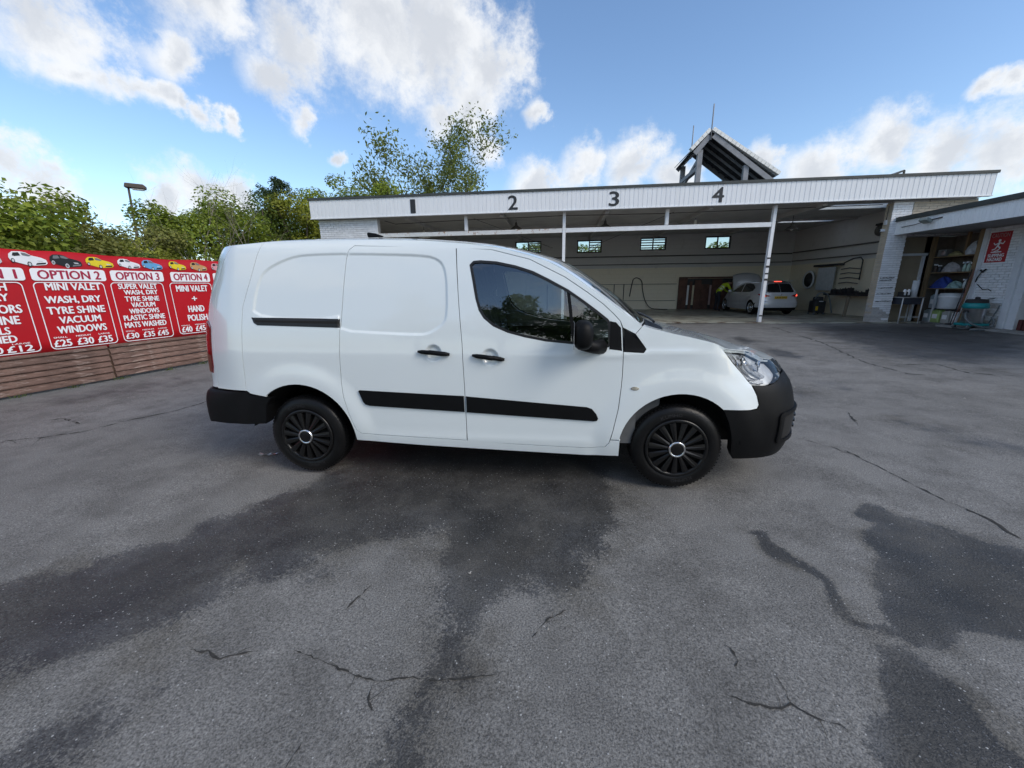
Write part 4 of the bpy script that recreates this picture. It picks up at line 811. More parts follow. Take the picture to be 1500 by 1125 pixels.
for a, b, w in (((.31, .57), (.27, .45), .055), ((.27, .46), (.36, .41), .035), ((.36, .41), (.30, .33), .03), ((.27, .46), (.22, .38), .035), ((.22, .38), (.14, .36), .03), ((.31, .55), (.41, .52), .028), ((.41, .52), (.44, .59), .026), ((.29, .55), (.20, .50), .028), ((.20, .50), (.15, .56), .026), ((.13, .295), (.42, .295), .03), ((.20, .30), (.34, .37), .02)):
    dx, dy = b[0]-a[0], b[1]-a[1]; l = math.hypot(dx, dy); nx, ny = -dy/l*w/2, dx/l*w/2; fg.add([SM @ Vector((x, y, .004+.0003*len(fg.f))) for x, y in ((a[0]-nx, a[1]-ny), (b[0]-nx, b[1]-ny), (b[0]+nx, b[1]+ny), (a[0]+nx, a[1]+ny))], [(0, 1, 2, 3)])
fg.build('slipping_figure', M_white, sg)
# goods on the shelves
def jerrycan(label, x, y, z, w, d, h, col, rz=0, handle=True):
    t = thing('jerrycan', label, 'canister', (x, y, z), rz, 'canisters in the store'); M = Matrix.Translation((x, y, z)) @ Matrix.Rotation(rz, 4, 'Z')
    m = mat('plastic_can', col, .4, var=.08, trans=.25)
    MB().prism(rrect(-w/2, w/2, -d/2, d/2, .04), 0, h*.86, M).build('body', m, t, .015)
    MB().prism(rrect(-w*.36, w*.36, -d*.36, d*.36, .03), h*.858, h*.93, M).build('shoulder', m, t, .01)
    MB().lathe([(.03, h*.92), (.03, h), (.001, h)], 12, M @ Matrix.Translation((-w*.22, 0, 0))).build('cap', M_dark, t)
    MB().bx(-w*.3, w*.3, -d/2-.003, -d/2-.001, h*.3, h*.62, M).build('paper_label', M_white, t)
rzA = -PI/2
jerrycan('pale grey blue canister standing on the store floor at the left', 15.0, 12.15, .02, .26, .24, .46, (.28, .34, .36), rzA)
jerrycan('lime green canister standing on the store floor', 14.98, 11.78, .02, .30, .26, .46, (.42, .58, .22), rzA)
jerrycan('clear canister with paper label beside the lime green one', 14.98, 11.42, .02, .28, .26, .44, (.48, .48, .45), rzA)
jerrycan('white canister at the right end of the store floor', 14.96, 11.08, .02, .26, .24, .42, (.62, .64, .66), rzA)
jerrycan('bluish canister on top of the lower canister row', 15.05, 12.1, .485, .26, .22, .50, (.42, .5, .56), rzA)
tb = thing('storage_drum', 'large white plastic drum resting on the lower canisters', 'drum', (15.1, 11.62, .486)); Mt = Matrix.Translation((15.1, 11.62, .486))
MB().lathe([(.001, 0), (.29, 0), (.31, .04), (.31, .46), (.29, .52), (.001, .53)], 28, Mt).build('body', mat('drum_white', (.60, .62, .64), .45, var=.06), tb); MB().lathe([(.30, .36), (.325, .37), (.325, .42), (.30, .43)], 28, Mt).build('rim', M_white, tb)
def cloth_heap(name, label, cat, x, y, z, sx, sy, sz, col, seed):
    r = np.random.default_rng(seed); mb = MB(); n, k = 22, 9; v = []
    for j in range(k):
        for i in range(n):
            a = 2*PI*i/n; f = j/(k-1); rr = math.cos(f*PI/2)**.6*(1+.22*math.sin(3*a+seed+4*f)+.10*math.sin(7*a+9*f)); v.append((x+sx*rr*math.cos(a), y+sy*rr*math.sin(a), z+sz*f*(1+.12*math.sin(4*a))))
    mb.add(v, [(j*n+i, j*n+(i+1) % n, (j+1)*n+(i+1) % n, (j+1)*n+i) for j in range(k-1) for i in range(n)], True)
    return tag(mb.build(name, mat('cloth', col, .9, var=.2, scale=14, bump=.6, bscale=30)), label, cat, 'goods on the store shelves')
cloth_heap('cloth_bundle', 'blue cloth bundle on the lowest store shelf', 'cloth', 15.02, 11.95, 1.17, .2, .32, .36, (.03, .06, .28), 1)
cloth_heap('cloth_bundle', 'teal and cream folded cloths beside the blue bundle', 'cloth', 14.98, 11.5, 1.17, .16, .26, .22, (.28, .42, .40), 2)
cloth_heap('plastic_bag', 'pale crumpled plastic bag on the middle store shelf', 'bag', 15.05, 11.85, 1.70, .18, .28, .30, (.45, .42, .42), 3)
cloth_heap('plastic_bag', 'white crumpled plastic bag on the top store shelf', 'bag', 15.0, 11.15, 2.22, .18, .22, .38, (.50, .51, .54), 4)
cloth_heap('plastic_bag', 'tan crumpled bag on the top store shelf left of the divider', 'bag', 15.0, 11.72, 2.22, .15, .18, .14, (.35, .29, .14), 5)
def bottle(label, x, y, z, h, col, r=.045):
    t = thing('spray_bottle', label, 'bottle', (x, y, z), 0, 'goods on the store shelves'); M = Matrix.Translation((x, y, z))
    MB().lathe([(.001, 0), (r, 0), (r, h*.55), (r*.5, h*.75), (r*.35, h*.82), (.001, h*.82)], 12, M).build('body', mat('bottle_plastic', col, .4), t)
    MB().bx(-.07, .03, -.02, .02, h*.82, h, M).build('trigger', M_white, t, .006)
bottle('left pale green spray bottle on the middle store shelf', 14.93, 11.26, 1.70, .30, (.42, .55, .48)); bottle('middle pale green spray bottle on the middle store shelf', 14.93, 11.13, 1.70, .31, (.45, .58, .50)); bottle('right pale green spray bottle on the middle store shelf', 14.93, 11.0, 1.70, .28, (.42, .55, .48))
bottle('white spray bottle at the right end of the lowest shelf', 14.92, 11.1, 1.17, .30, (.6, .66, .66)); bottle('brown bottle at the left end of the middle shelf', 14.93, 12.25, 1.70, .28, (.08, .06, .05))
bottle('dark bottle second from the left on the middle shelf', 14.95, 12.12, 1.70, .24, (.05, .06, .07))
rd = thing('radio', 'grey boxy radio on the top store shelf', 'radio', (15, 12.15, 2.22)); MB().bx(14.9, 15.1, 12.0, 12.3, 2.22, 2.45).build('case', mat('radio_grey', (.2, .2, .2), .5), rd, .02); MB().lathe([(.001, 0), (.07, 0), (.075, .01), (.001, .012)], 14, Matrix.Translation((14.9, 12.08, 2.33)) @ Matrix.Rotation(-PI/2, 4, 'Y')).build('speaker', M_sout, rd)
# mops leaning on the post
for k, (y, c, lab) in enumerate(((10.62, (.5, .5, .52), 'pale pole mop leaning on the store post, nearest the sign'), (10.72, (.25, .1, .08), 'reddish pole mop leaning on the store post'), (10.80, (.04, .04, .05), 'black pole broom leaning on the store post'))):
    t = thing('mop', lab, 'mop', (XW-.26, y, 0), 0, 'mops against the store post')
    MB().tube([(XW-.24, y+.04, .04), (XW-.055, y, 1.75)], .013, 6).build('handle', mat('mop_pole', c, .5), t); MB().bx(XW-.36, XW-.18, y-.02, y+.09, -.015, .07).build('head', M_grime, t, .015)
tw = thing('wall_gun', 'black spray gun hanging on the white brick wall below the sign', 'spray gun', (XW, 10.5, 1.6)); MB().tube([(XW-.03, 10.56, 1.72), (XW-.05, 10.48, 1.66), (XW-.04, 10.40, 1.74)], .025, 6).build('body', M_grime, tw); MB().tube([(XW-.04, 10.50, 1.68), (XW-.05, 10.58, 1.50), (XW-.03, 10.62, 1.36)], .016, 6).build('lance', M_grime, tw); MB().tube([(XW-.03, 10.55, 1.3), (XW-.03, 10.35, 1.14), (XW-.03, 10.2, 1.16), (XW-.03, 10.1, 1.10)], .01, 5).build('hose', M_grime, tw)
# small steel table in front of the panel
tbl = thing('steel_table', 'small steel legged table by the white brick pier', 'table', (13.95, 11.9, 0))
M_inox = mat('brushed_steel', (.62, .62, .62), .32, 1., var=.1, scale=3, stretch=(1, 1, 12)); M_slegs = mat('white_tube', (.55, .56, .57), .4)
MB().bx(13.62, 14.30, 11.62, 12.2, .86, .89).build('tabletop', M_inox, tbl, .004); MB().bx(13.68, 14.24, 11.66, 12.16, .64, .858).build('apron', mat('dark_blue_tray', (.03, .035, .05), .5), tbl)
for x, y in ((13.65, 11.65), (14.27, 11.65), (13.65, 12.17), (14.27, 12.17)): MB().tube([(x, y, -.01), (x, y, .86)], .018, 8).build('leg', M_slegs, tbl)
MB().bx(13.65, 14.27, 11.64, 11.66, .20, .225).build('stretcher', M_slegs, tbl)
bt = thing('box_of_bottles', 'dark box holding two white bottles on the steel table', 'box', (13.85, 11.9, .89)); MB().bx(13.72, 13.98, 11.8, 12.02, .89, 1.06).build('case', M_grime, bt, .01)
for x in (13.79, 13.91): MB().lathe([(.001, 0), (.045, 0), (.045, .16), (.02, .2), (.001, .2)], 10, Matrix.Translation((x, 11.83, .95))).build('bottle', M_white, bt)
pr = thing('paper_roll', 'tall white paper roll standing on the steel table', 'paper roll', (14.18, 11.95, .89)); MB().lathe([(.02, 0), (.09, 0), (.09, .55), (.02, .55)], 18, Matrix.Translation((14.18, 11.95, .89))).build('roll', mat('paper', (.55, .58, .62), .9), pr); MB().lathe([(.018, -.0), (.019, .57), (.001, .57)], 10, Matrix.Translation((14.18, 11.95, .89))).build('core', M_wood, pr)
# wet and dry vacuum cleaner
VX, VY = 14.34, 9.95; vc = thing('vacuum_cleaner', 'steel drum vacuum cleaner with teal lid and grey hose', 'vacuum cleaner', (VX, VY, 0)); MV = Matrix.Translation((VX, VY, 0))
M_teal = mat('teal_plastic', (.01, .24, .26), .4, var=.06); M_hose = mat('grey_hose', (.13, .15, .16), .55)
MB().lathe([(.001, .17), (.235, .17), (.24, .18), (.24, .60), (.25, .62), (.001, .63)], 36, MV).build('drum', M_inox, vc)
MB().lathe([(.26, .60), (.285, .62), (.275, .70), (.25, .76), (.001, .765)], 36, MV).build('lid', M_teal, vc)
MB().lathe([(.245, .758), (.235, .84), (.20, .87), (.06, .875), (.05, .93), (.001, .94)], 30, MV).build('motor_head', M_grime, vc)
MB().prism(rrect(-.30, .32, -.26, .26, .1), .09, .16, MV).build('trolley', M_teal, vc, .02)
for x, y in ((-.26, -.22), (.26, -.22), (-.26, .22), (.30, .22)): MB().lathe([(.001, -.02), (.06, -.02), (.065, 0), (.06, .02), (.001, .02)], 14, MV @ Matrix.Translation((x, y, .055)) @ Matrix.Rotation(PI/2, 4, 'X')).build('castor', M_hose, vc)
MB().tube([MV @ Vector(p) for p in ((.26, -.2, .12), (.42, -.18, .55), (.52, -.14, .86), (.48, .0, .90), (.36, .1, .86))], .016, 8).build('handle', M_hose, vc)
hp = [(-.24, -.05, .50), (-.36, -.16, .44), (-.40, -.26, .30), (-.30, -.38, .15), (-.05, -.44, .07), (.18, -.40, .10), (.30, -.30, .24), (.27, -.24, .36)]
MB().tube([MV @ Vector((x, y, z)) for x, y, z in cr(hp, 6)], .028, 8).build('hose', M_hose, vc)
MB().tube([MV @ Vector((-.22, -.05, .50)), MV @ Vector((-.32, -.06, .52))], .045, 10).build('inlet', M_grime, vc)
hb = [(-.5, -.55, .015), (-.2, -.58, .015), (.1, -.52, .015), (.35, -.5, .015)]
MB().tube([MV @ Vector(p) for p in hb], .022, 8).build('wand', M_hose, vc)
bx_ = thing('boots', 'dark red work boots on the annex step at the right edge', 'boots', (15.0, 9.15, .03))
for k in range(2): MB().prism([(0, 0), (.28, 0), (.28, .07), (.14, .12), (.11, .3), (0, .3)], -.05, .05, Matrix.Translation((14.75, 9.1-.13*k, .03)) @ Matrix.Rotation(PI/2, 4, 'X')).build('boot', mat('boot_leather', (.09, .02, .02), .6), bx_, .02)
# ------------------------------------------------------------------ bodywork panels cut from a curved skin
def resample(P, step):
    o = []
    for i in range(len(P)):
        a, b = np.array(P[i], float), np.array(P[(i+1) % len(P)], float); n = max(1, int(math.ceil(np.hypot(*(b-a))/step)))
        o += [tuple(a+(b-a)*k/n) for k in range(n)]
    return o
def inset(P, d):
    P = np.array(P, float); ar = sum(P[i-1][0]*P[i][1]-P[i][0]*P[i-1][1] for i in range(len(P))); s = 1 if ar > 0 else -1
    a = P-np.roll(P, 1, 0); b = np.roll(P, -1, 0)-P
    na = np.stack([-a[:, 1], a[:, 0]], 1); nb = np.stack([-b[:, 1], b[:, 0]], 1)
    na /= np.linalg.norm(na, axis=1, keepdims=True)+1e-9; nb /= np.linalg.norm(nb, axis=1, keepdims=True)+1e-9
    n = na+nb; l = np.linalg.norm(n, axis=1, keepdims=True); n = n/np.maximum(l, .5)
    return P+s*n*d
def smooth_poly(P, it=1):
    P = np.array(P, float)
    for _ in range(it):
        Q = np.roll(P, -1, 0); P = np.stack([.75*P+.25*Q, .25*P+.75*Q], 1).reshape(-1, 2)
    return [tuple(p) for p in P]
def panel(name, fn, nf, poly, m, parent, holes=(), off=0., creases=(), gap=.0022, lip=.022, grid=.032, flip=1, step=.02, roll=.0012, label=None):
    """fn(a,b)->(x,y,z) arrays, nf(a,b)->normals; flip=-1 mirrors to y<0"""
    B = inset(resample(poly, step), gap); H = [inset(resample(h, step), -gap) for h in holes]
    lo, hi = B.min(0), B.max(0)
    gx, gy = np.meshgrid(np.arange(lo[0], hi[0], grid), np.arange(lo[1], hi[1], grid)); gx, gy = gx.ravel(), gy.ravel()
    d = sdf(B, gx, gy); k = d < -grid*.4
    for h in H: k &= sdf(h, gx, gy) > grid*.4
    R_ = inset(B, .006); k2 = sdf(B, R_[:, 0], R_[:, 1]) < -.0045
    pts = [B, R_[k2], np.stack([gx[k], gy[k]], 1)]; edges = []; n = 0
    for cpoly in creases:
        for q in (-.018, -.007, .001, .009, .018):
            c_ = inset(resample(cpoly, .014), q) if q else np.array(resample(cpoly, .014)); kc = sdf(B, c_[:, 0], c_[:, 1]) < -.006
            for h in H: kc &= sdf(h, c_[:, 0], c_[:, 1]) > .006
            pts.append(c_[kc])
    edges += [(i, (i+1) % len(B)) for i in range(len(B))]; n = sum(len(p) for p in pts)
    for h in H: pts.append(h); edges += [(n+i, n+(i+1) % len(h)) for i in range(len(h))]; n += len(h)
    V2 = np.concatenate(pts)
    vs2, es, fs, *_ = geometry.delaunay_2d_cdt([Vector(p) for p in V2], edges, [], 0, 1e-6)
    V = np.array([(p.x, p.y) for p in vs2]); F = np.array([f[:3] for f in fs])
    c = V[F].mean(1); keep = inpoly(B, c[:, 0], c[:, 1])
    for h in H: keep &= ~inpoly(h, c[:, 0], c[:, 1])
    F = F[keep]
    P3 = np.stack(np.broadcast_arrays(*fn(V[:, 0], V[:, 1])), -1).astype(float); Nn = nf(V[:, 0], V[:, 1])
    from collections import Counter
    cnt = Counter(); dire = {}
    for t in F:
        for a, b in ((t[0], t[1]), (t[1], t[2]), (t[2], t[0])): cnt[(min(a, b), max(a, b))] += 1; dire[(min(a, b), max(a, b))] = (a, b)
    be = [dire[e] for e, q in cnt.items() if q == 1]
    P3 = P3+Nn*off; bv = sorted({i for e in be for i in e})
    P3[bv] -= Nn[bv]*roll
    if flip < 0: P3 = P3*np.array([1, -1, 1]); Nn = Nn*np.array([1, -1, 1])
    fnm = np.cross(P3[F[:, 1]]-P3[F[:, 0]], P3[F[:, 2]]-P3[F[:, 0]]); sgn = (fnm*Nn[F].mean(1)).sum(1)
    rev = (sgn < 0).sum() > len(F)/2
    if rev: F = F[:, ::-1]; be = [(b, a) for a, b in be]
    idx = {}; lv = []; ln = []; lf = []
    n0 = len(P3)
    if lip:
        for a, b in be:
            q = [P3[b], P3[a], P3[a]-Nn[a]*lip, P3[b]-Nn[b]*lip]; w = np.cross(q[1]-q[0], q[2]-q[0]); w = w/(np.linalg.norm(w)+1e-12)
            lf.append(tuple(n0+len(lv)+i for i in range(4))); lv += q; ln += [w]*4
    AV = np.concatenate([P3, np.array(lv)]) if lv else P3; AN = np.concatenate([Nn, np.array(ln)]) if ln else Nn
    me = bpy.data.meshes.new(name); me.from_pydata([tuple(p) for p in AV], [], [tuple(int(i) for i in f) for f in F]+lf)
    me.polygons.foreach_set('use_smooth', np.ones(len(me.polygons), bool)); me.update()
    me.normals_split_custom_set_from_vertices([tuple(p) for p in AN])
    return link_mesh(name, me, m, parent, None, label)
class Top:
    """roof, screen and bonnet: lofted across between the two gutter lines"""
    def __init__(s, S, G, crown, bow, p=2.2): s.S = S; s.G = curve1(G); s.c = curve1(crown); s.b = curve1(bow); s.p = p
    def __call__(s, u, a):
        t = np.clip(np.asarray(a, float)/.8, -1, 1); u = np.asarray(u, float); x, y, z = s.S(u, s.G(u)); w = 1-np.abs(t)**s.p
        return x+s.b(u)*w, y*t, z+s.c(u)*w*np.minimum(1, y/.3)
    def normal(s, u, a):
        e = .004; A = np.stack(s(u+e, a), -1)-np.stack(s(u-e, a), -1); B = np.stack(s(u, np.minimum(a+e, .8)), -1)-np.stack(s(u, np.maximum(a-e, -.8)), -1)
        n = np.cross(A, B); n /= np.linalg.norm(n, axis=-1, keepdims=True)+1e-12; return np.where(n[..., 2:3] < 0, -n, n)
M_paint = mat('white_car_paint', (.71, .77, .785), .28, var=.012, scale=2, coat=1., spec=.45)
M_plast = mat('black_grained_plastic', (.0045, .0048, .0055), .5, var=.15, scale=9, bump=.12, bscale=350, spec=.16)
M_seal = mat('black_rubber_seal', (.008, .008, .009), .45, var=.2)
M_cglass = glass_mat('car_glass', (.62, .70, .70), 2.4)
M_clear = glass_mat('lamp_lens_clear', (.93, .95, .96), 1.5)
M_chrome = mat('chrome', (.75, .76, .78), .12, 1., var=.03)
M_refl = mat('lamp_reflector', (.72, .74, .77), .38, .55, var=.15, scale=30)
M_tyre = mat('tyre_rubber', (.006, .006, .0065), .34, spec=.25, var=.25, scale=12, bump=.2, bscale=90)
M_cap = mat('hubcap_gloss_black', (.007, .007, .0075), .26, spec=.35, var=.2)
M_inner = mat('underbody_black', (.008, .008, .008), .9, var=.3)
M_cabin = mat('cabin_dark_grey', (.10, .105, .11), .8, var=.2)
M_seat = mat('seat_cloth', (.12, .125, .13), .9, var=.25, scale=20)
M_redlens = mat('red_lens', (.14, .004, .006), .12, var=.1, coat=1.)
M_orange = mat('orange_plastic', (.5, .1, .02), .5)
def wheel(parent, cx, cy, r, w, out=-1, rim=.205, spokes=15, sil=False, txt=None):
    """out=-1: outer face towards -Y"""
    M = Matrix.Translation((cx, cy, r)) @ Matrix.Rotation(PI/2 if out < 0 else -PI/2, 4, 'X')    # local +Z points outward
    hw = w
    wl = MB().lathe([(rim-.005, -hw), (rim, -hw+.01), (r-.05, -hw+.0), (r-.02, -hw+.008), (r-.004, -hw+.03), (r, -hw*.6), (r, -hw*.4), (r-.004, -.03), (r-.018, -.010), (r-.045, .0), (rim+.035, .004), (rim+.012, .0), (rim, -.012), (rim-.006, -.05)], 56, M).build('wheel', M_tyre, parent)
    tr_ = MB()
    for k in range(72):
        a = 2*PI*k/72; tr_.bx(-.0065, .0065, r-.016, r-.0045, -.036, -.022, M @ Matrix.Rotation(a, 4, 'Z')); tr_.bx(-.0065, .0065, r-.012, r+.0008, -hw*.75, -.05, M @ Matrix.Rotation(a+.03, 4, 'Z'))
    tr_.build('tread', M_tyre, wl)
    cm = M_chrome if sil else M_cap
    MB().lathe([(rim+.006, -.004), (rim+.004, .006), (rim-.012, .006), (rim-.020, -.004), (rim-.024, -.03)], 56, M).build('rim_edge', cm, wl)
    MB().lathe([(.001, -.045), (rim-.02, -.045)], 40, M).build('brake_backing', M_inner, wl)
    for k in range(spokes):
        a = 2*PI*(k+.5)/spokes; wi, wo = .011, .021 if spokes > 8 else .03
        v = [(-wi, .055, .010), (wi, .055, .010), (wo, rim-.018, .003), (-wo, rim-.018, .003), (-wi*1.1, .055, -.02), (wi*1.1, .055, -.02), (wo*1.1, rim-.018, -.02), (-wo*1.1, rim-.018, -.02), (0, .055, .016), (0, rim-.018, .0065)]
        f = [(0, 8, 9, 3), (8, 1, 2, 9), (0, 3, 7, 4), (1, 5, 6, 2), (3, 9, 2, 6, 7), (0, 4, 5, 1, 8)]
        MB().add([M @ Matrix.Rotation(a, 4, 'Z') @ Vector(p) for p in v], f).build('spoke', cm, wl)
    MB().lathe([(.066, -.02), (.062, .012), (.058, .018)], 36, M).build('hub', cm, wl)
    MB().lathe([(.058, .015), (.055, .026), (.050, .028), (.044, .024)], 40, M).build('hub_ring', M_chrome, wl)
    MB().lathe([(.0455, .020), (.03, .024), (.001, .025)], 30, M).build('hub_cap', M_cap, wl)
    if txt:
        for base in (0, PI):
            for i, ch in enumerate(txt):
                a = base+3.6-i*.12; F_ = M @ Matrix.Rotation(a, 4, 'Z') @ Matrix.Translation((0, r-.065, .0058))
                text_obj('tyre_letter', ch, F_, -.012, .012, -.012, .012, M_grime, wl, .0)
    return wl
def arch_poly(cx, S, r, z0, a0, a1, n=18):
    return [(float(S.u_of_x(cx+r*math.cos(a))), RWV+r*math.sin(a)) for a in np.linspace(a0, a1, n)]
# ------------------------------------------------------------------ the white van
WBV, RWV = 2.728, .307
REC = [[(1.435,1.200),(1.458,1.344),(1.489,1.458),(1.538,1.534),(1.651,1.589),(1.749,1.621),(1.86,1.635),(2.30,1.635),(2.30,1.200)],
       [(1.9,1.635),(2.157,1.635),(2.719,1.613),(2.823,1.584),(2.865,1.524),(2.879,1.416),(2.879,1.212),(2.85,1.158),(2.759,1.103),(2.681,1.09),(1.9,1.13)]]
def circ(u, z, r, n=26): return [(u+r*math.cos(2*PI*i/n), z+r*math.sin(2*PI*i/n)) for i in range(n)]
REC = [smooth_poly(p, 2) for p in REC]
HC = [(2.783, .963), (3.18, .938)]
U0 = 1.7315
def van_extra(x, z):
    x, z = np.broadcast_arrays(np.asarray(x, float), np.asarray(z, float)); o = np.zeros_like(x)
    for cx in (0, WBV):
        r = np.hypot(x-cx, z-RWV); o = o+.015*sst(.60, .45, r)*sst(.15, .45, z)
    o = o+.006*sst(.40, .33, z)*sst(.5, .62, x)*sst(2.2, 2.1, x)
    u = x+U0; rec = np.minimum(np.where(u < 2.13, sdf(REC[0], u, z), 9), np.where(u >= 2.10, sdf(REC[1], u, z), 9))
    o = o-.009*sst(.014, -.006, rec)
    for hu, hz in HC:
        r = np.hypot(u-hu, (z-hz)*1.0); o = o-.020*sst(.062, .035, r)
    # shoulder: soft crease rising from the bonnet line into the door
    o = o+.007*np.exp(-((z-(.965+.02*(x-2.3)))/.028)**2)*sst(1.5, 2.2, x)*sst(2.95, 2.7, x)
    return o
SV = Skin([(-.94,0),(-.937,.45),(-.918,.68),(-.875,.785),(-.785,.85),(-.5,.879),(0,.89),(1,.898),(2,.893),(2.5,.885),(2.9,.869),(3.18,.842),(3.41,.765),(3.58,.58),(3.67,.3),(3.69,0)],
     side=[(.1,.06),(.22,.028),(.35,.006),(.55,0),(.9,0),(1.0,.006),(1.15,.022),(1.3,.048),(1.45,.078),(1.6,.117),(1.68,.146),(1.74,.19),(1.80,.27)],
     nose=[(.1,.09),(.2,.04),(.28,.005),(.4,-.015),(.55,-.012),(.70,.025),(.78,.075),(.86,.14),(.94,.225),(1.03,.34),(1.2,.5),(1.8,1.0)],
     rear=[(.1,.1),(.3,.03),(.4,0),(.55,0),(.63,.02),(.68,.06),(.93,.075),(1.16,.11),(1.38,.175),(1.57,.265),(1.69,.33),(1.76,.42),(1.8,.5)],
     bn=(2.9,3.4), br=(-.45,-.9), extra=van_extra)
_sh = U0-float(SV.u_of_x(0.)); SV.l = SV.l+_sh; SV.L = SV.l[-1]     # keep the outlines' arc-length origin
GV = [(0,1.715),(.726,1.715),(1.239,1.722),(1.667,1.745),(2.327,1.737),(2.706,1.717),(3.045,1.684),(3.279,1.647),(3.553,1.567),(3.709,1.482),(3.865,1.372),(3.997,1.277),(4.129,1.182),(4.18,1.147),(4.344,1.104),(4.493,1.071),(4.644,1.033),(4.715,1.000),(4.803,.984),(5.019,.949),(5.193,.897),(5.5,.875),(6.02,.865)]
SLIDE_L = [(2.21,1.694),(2.174,1.666),(2.154,1.61),(2.147,1.536),(2.135,1.401),(2.118,1.214),(2.104,1.114),(2.092,.96),(2.081,.75),(2.090,.64),(2.117,.515),(2.145,.424),(2.165,.375),(2.201,.354),(2.332,.346),(2.669,.337),(2.995,.326)]
SEAM = [(2.943,1.666),(2.965,1.332),(2.988,1.03),(2.995,.711),(2.997,.405)]
FD_TOP = [(2.946,1.664),(3.187,1.645),(3.445,1.577),(3.676,1.461),(3.821,1.364),(3.925,1.288),(3.997,1.222),(4.039,1.177),(4.052,1.136)]
FD_FRONT = [(4.057,1.075),(4.063,.982),(4.066,.905),(4.066,.823),(4.063,.74),(4.050,.593),(4.02,.423),(4.002,.344),(3.976,.308),(3.854,.296),(3.372,.308),(3.025,.318),(2.999,.320)]
WIN_V = [(3.041,1.548),(3.065,1.572),(3.113,1.575),(3.221,1.566),(3.35,1.538),(3.467,1.5),(3.572,1.448),(3.698,1.38),(3.802,1.309),(3.885,1.248),(3.957,1.192),(3.976,1.167),(3.981,1.029),(3.968,1.011),(3.829,1.021),(3.715,1.033),(3.557,1.048),(3.419,1.074),(3.301,1.105),(3.204,1.147),(3.139,1.2),(3.106,1.252),(3.084,1.325),(3.061,1.45)]
RSEAM = [(1.239,1.722),(1.156,1.607),(1.092,1.477),(1.062,1.319),(1.045,1.132),(1.029,.94),(1.010,.782),(1.002,.66)]
EXT = [(1.493,1.739),(1.423,1.485),(1.352,1.281),(1.33,1.059),(1.298,.66)]
def gpart(G, a, b): return [p for p in G if a < p[0] < b]
van = thing('panel_van', 'white long panel van with black bumpers and black wheel trims parked side on', 'van', (1.36, 0, 0))
def side_van(fl):
    f, nf = (lambda a, b: SV(a, b)), SV.normal
    A = dict(fn=f, nf=nf, parent=van, flip=fl)
    arR = arch_poly(0, SV, .415, 0, PI*.72, -.02, 22); arF = arch_poly(WBV, SV, .395, 0, PI-.12, .82, 20)
    panel('rear_corner_panel', poly=RSEAM[::-1]+[(1.239, 1.722)]+gpart(GV, 1.25, 1.48)+EXT, m=M_paint, **A)
    low = [(2.147,.295),(2.661,.271),(3.857,.235),(4.076,.234),(4.074,.36)]
    outline = EXT[::-1]+gpart(GV, 1.5, 4.19)+[(4.137,1.095),(4.056,1.136)]+FD_TOP[::-1][1:-1]+SLIDE_L[:]+FD_FRONT[::-1][2:6]+[(4.009, .362)]+low[::-1]+arR[::-1]+[(1.47, .622), (1.339,.641), (1.306, .66)]
    panel('body_side', poly=outline, m=M_paint, creases=[REC[0]], **A)
    sl = panel('sliding_door', poly=SLIDE_L+SEAM[::-1], m=M_paint, creases=[REC[1], circ(*HC[0], .060), circ(*HC[0], .045)], **A)
    fdp = FD_TOP+FD_FRONT+SEAM[::-1][:-1]
    fd = panel('front_door', poly=fdp, holes=[WIN_V], m=M_paint, creases=[circ(*HC[1], .060), circ(*HC[1], .045)], **A)
    A2 = dict(A); A2['parent'] = fd
    panel('window_seal', poly=WIN_V, holes=[inset(resample(WIN_V, .02), .015)], m=M_seal, off=.0005, gap=.0005, lip=.01, roll=.0, **A2)
    panel('window_pane', poly=inset(resample(WIN_V, .02), .012), m=M_cglass, off=-.010, gap=0, lip=0, roll=0, **A2)
    qd = [(3.705,1.372),(3.728,1.36),(3.752,1.04),(3.728,1.04)]; panel('window_divider', poly=[(3.690,1.375),(3.712,1.362),(3.755,1.032),(3.733,1.034)], m=M_plast, off=-.003, gap=0, lip=.01, **A2)
    panel('mirror_sail', poly=[(3.972,1.180),(4.012,1.172),(4.045,1.136),(4.057,.985),(3.972,.995)], m=M_plast, off=.0025, lip=.01, **A2)
    panel('pillar_trim', poly=[(4.065,1.131),(4.122,1.09),(4.191,1.024),(4.206,.998),(4.193,.978),(4.068,.982)], m=M_plast, off=.003, lip=.012, **A)
    panel('front_wing', poly=[(4.068,.982),(4.193,.976),(4.209,.998),(4.191,1.024),(4.137,1.095),(4.18,1.147)]+gpart(GV, 4.19, 4.71)+[(4.702,.985),(4.781,.9),(4.865,.818),(4.92,.756),(4.926,.75),(4.958,.684),(4.972,.623),(4.959,.598),(4.909,.591)]+arF[::-1]+[(4.074,.366),(4.010,.368)]+FD_FRONT[6:0:-1], m=M_paint, **A)
    # front: headlamp, bumper, grille
    HL = [(4.705,.985),(4.722,.996),(4.803,.982),(5.019,.947),(5.193,.896),(5.29,.885),(5.325,.84),(5.325,.80),(5.23,.772),(5.123,.75),(5.051,.745),(4.925,.757),(4.865,.818),(4.781,.9)]
    hl = panel('headlamp', poly=HL, m=M_clear, off=.003, lip=.03, roll=.004, **A); A3 = dict(A); A3['parent'] = hl
    panel('reflector', poly=inset(resample(HL, .02), .006), m=M_refl, off=-.045, gap=0, lip=0, **A3)
    panel('chrome_strip', poly=[(4.76,.95),(4.80,.955),(4.95,.80),(5.05,.775),(5.05,.76),(4.93,.775)], m=M_chrome, off=-.018, gap=0, lip=.02, **A3)
    panel('lamp_divider', poly=[(4.90,.945),(4.915,.943),(4.99,.85),(5.08,.80),(5.07,.79),(4.97,.84)], m=M_chrome, off=-.012, gap=0, lip=.03, **A3)
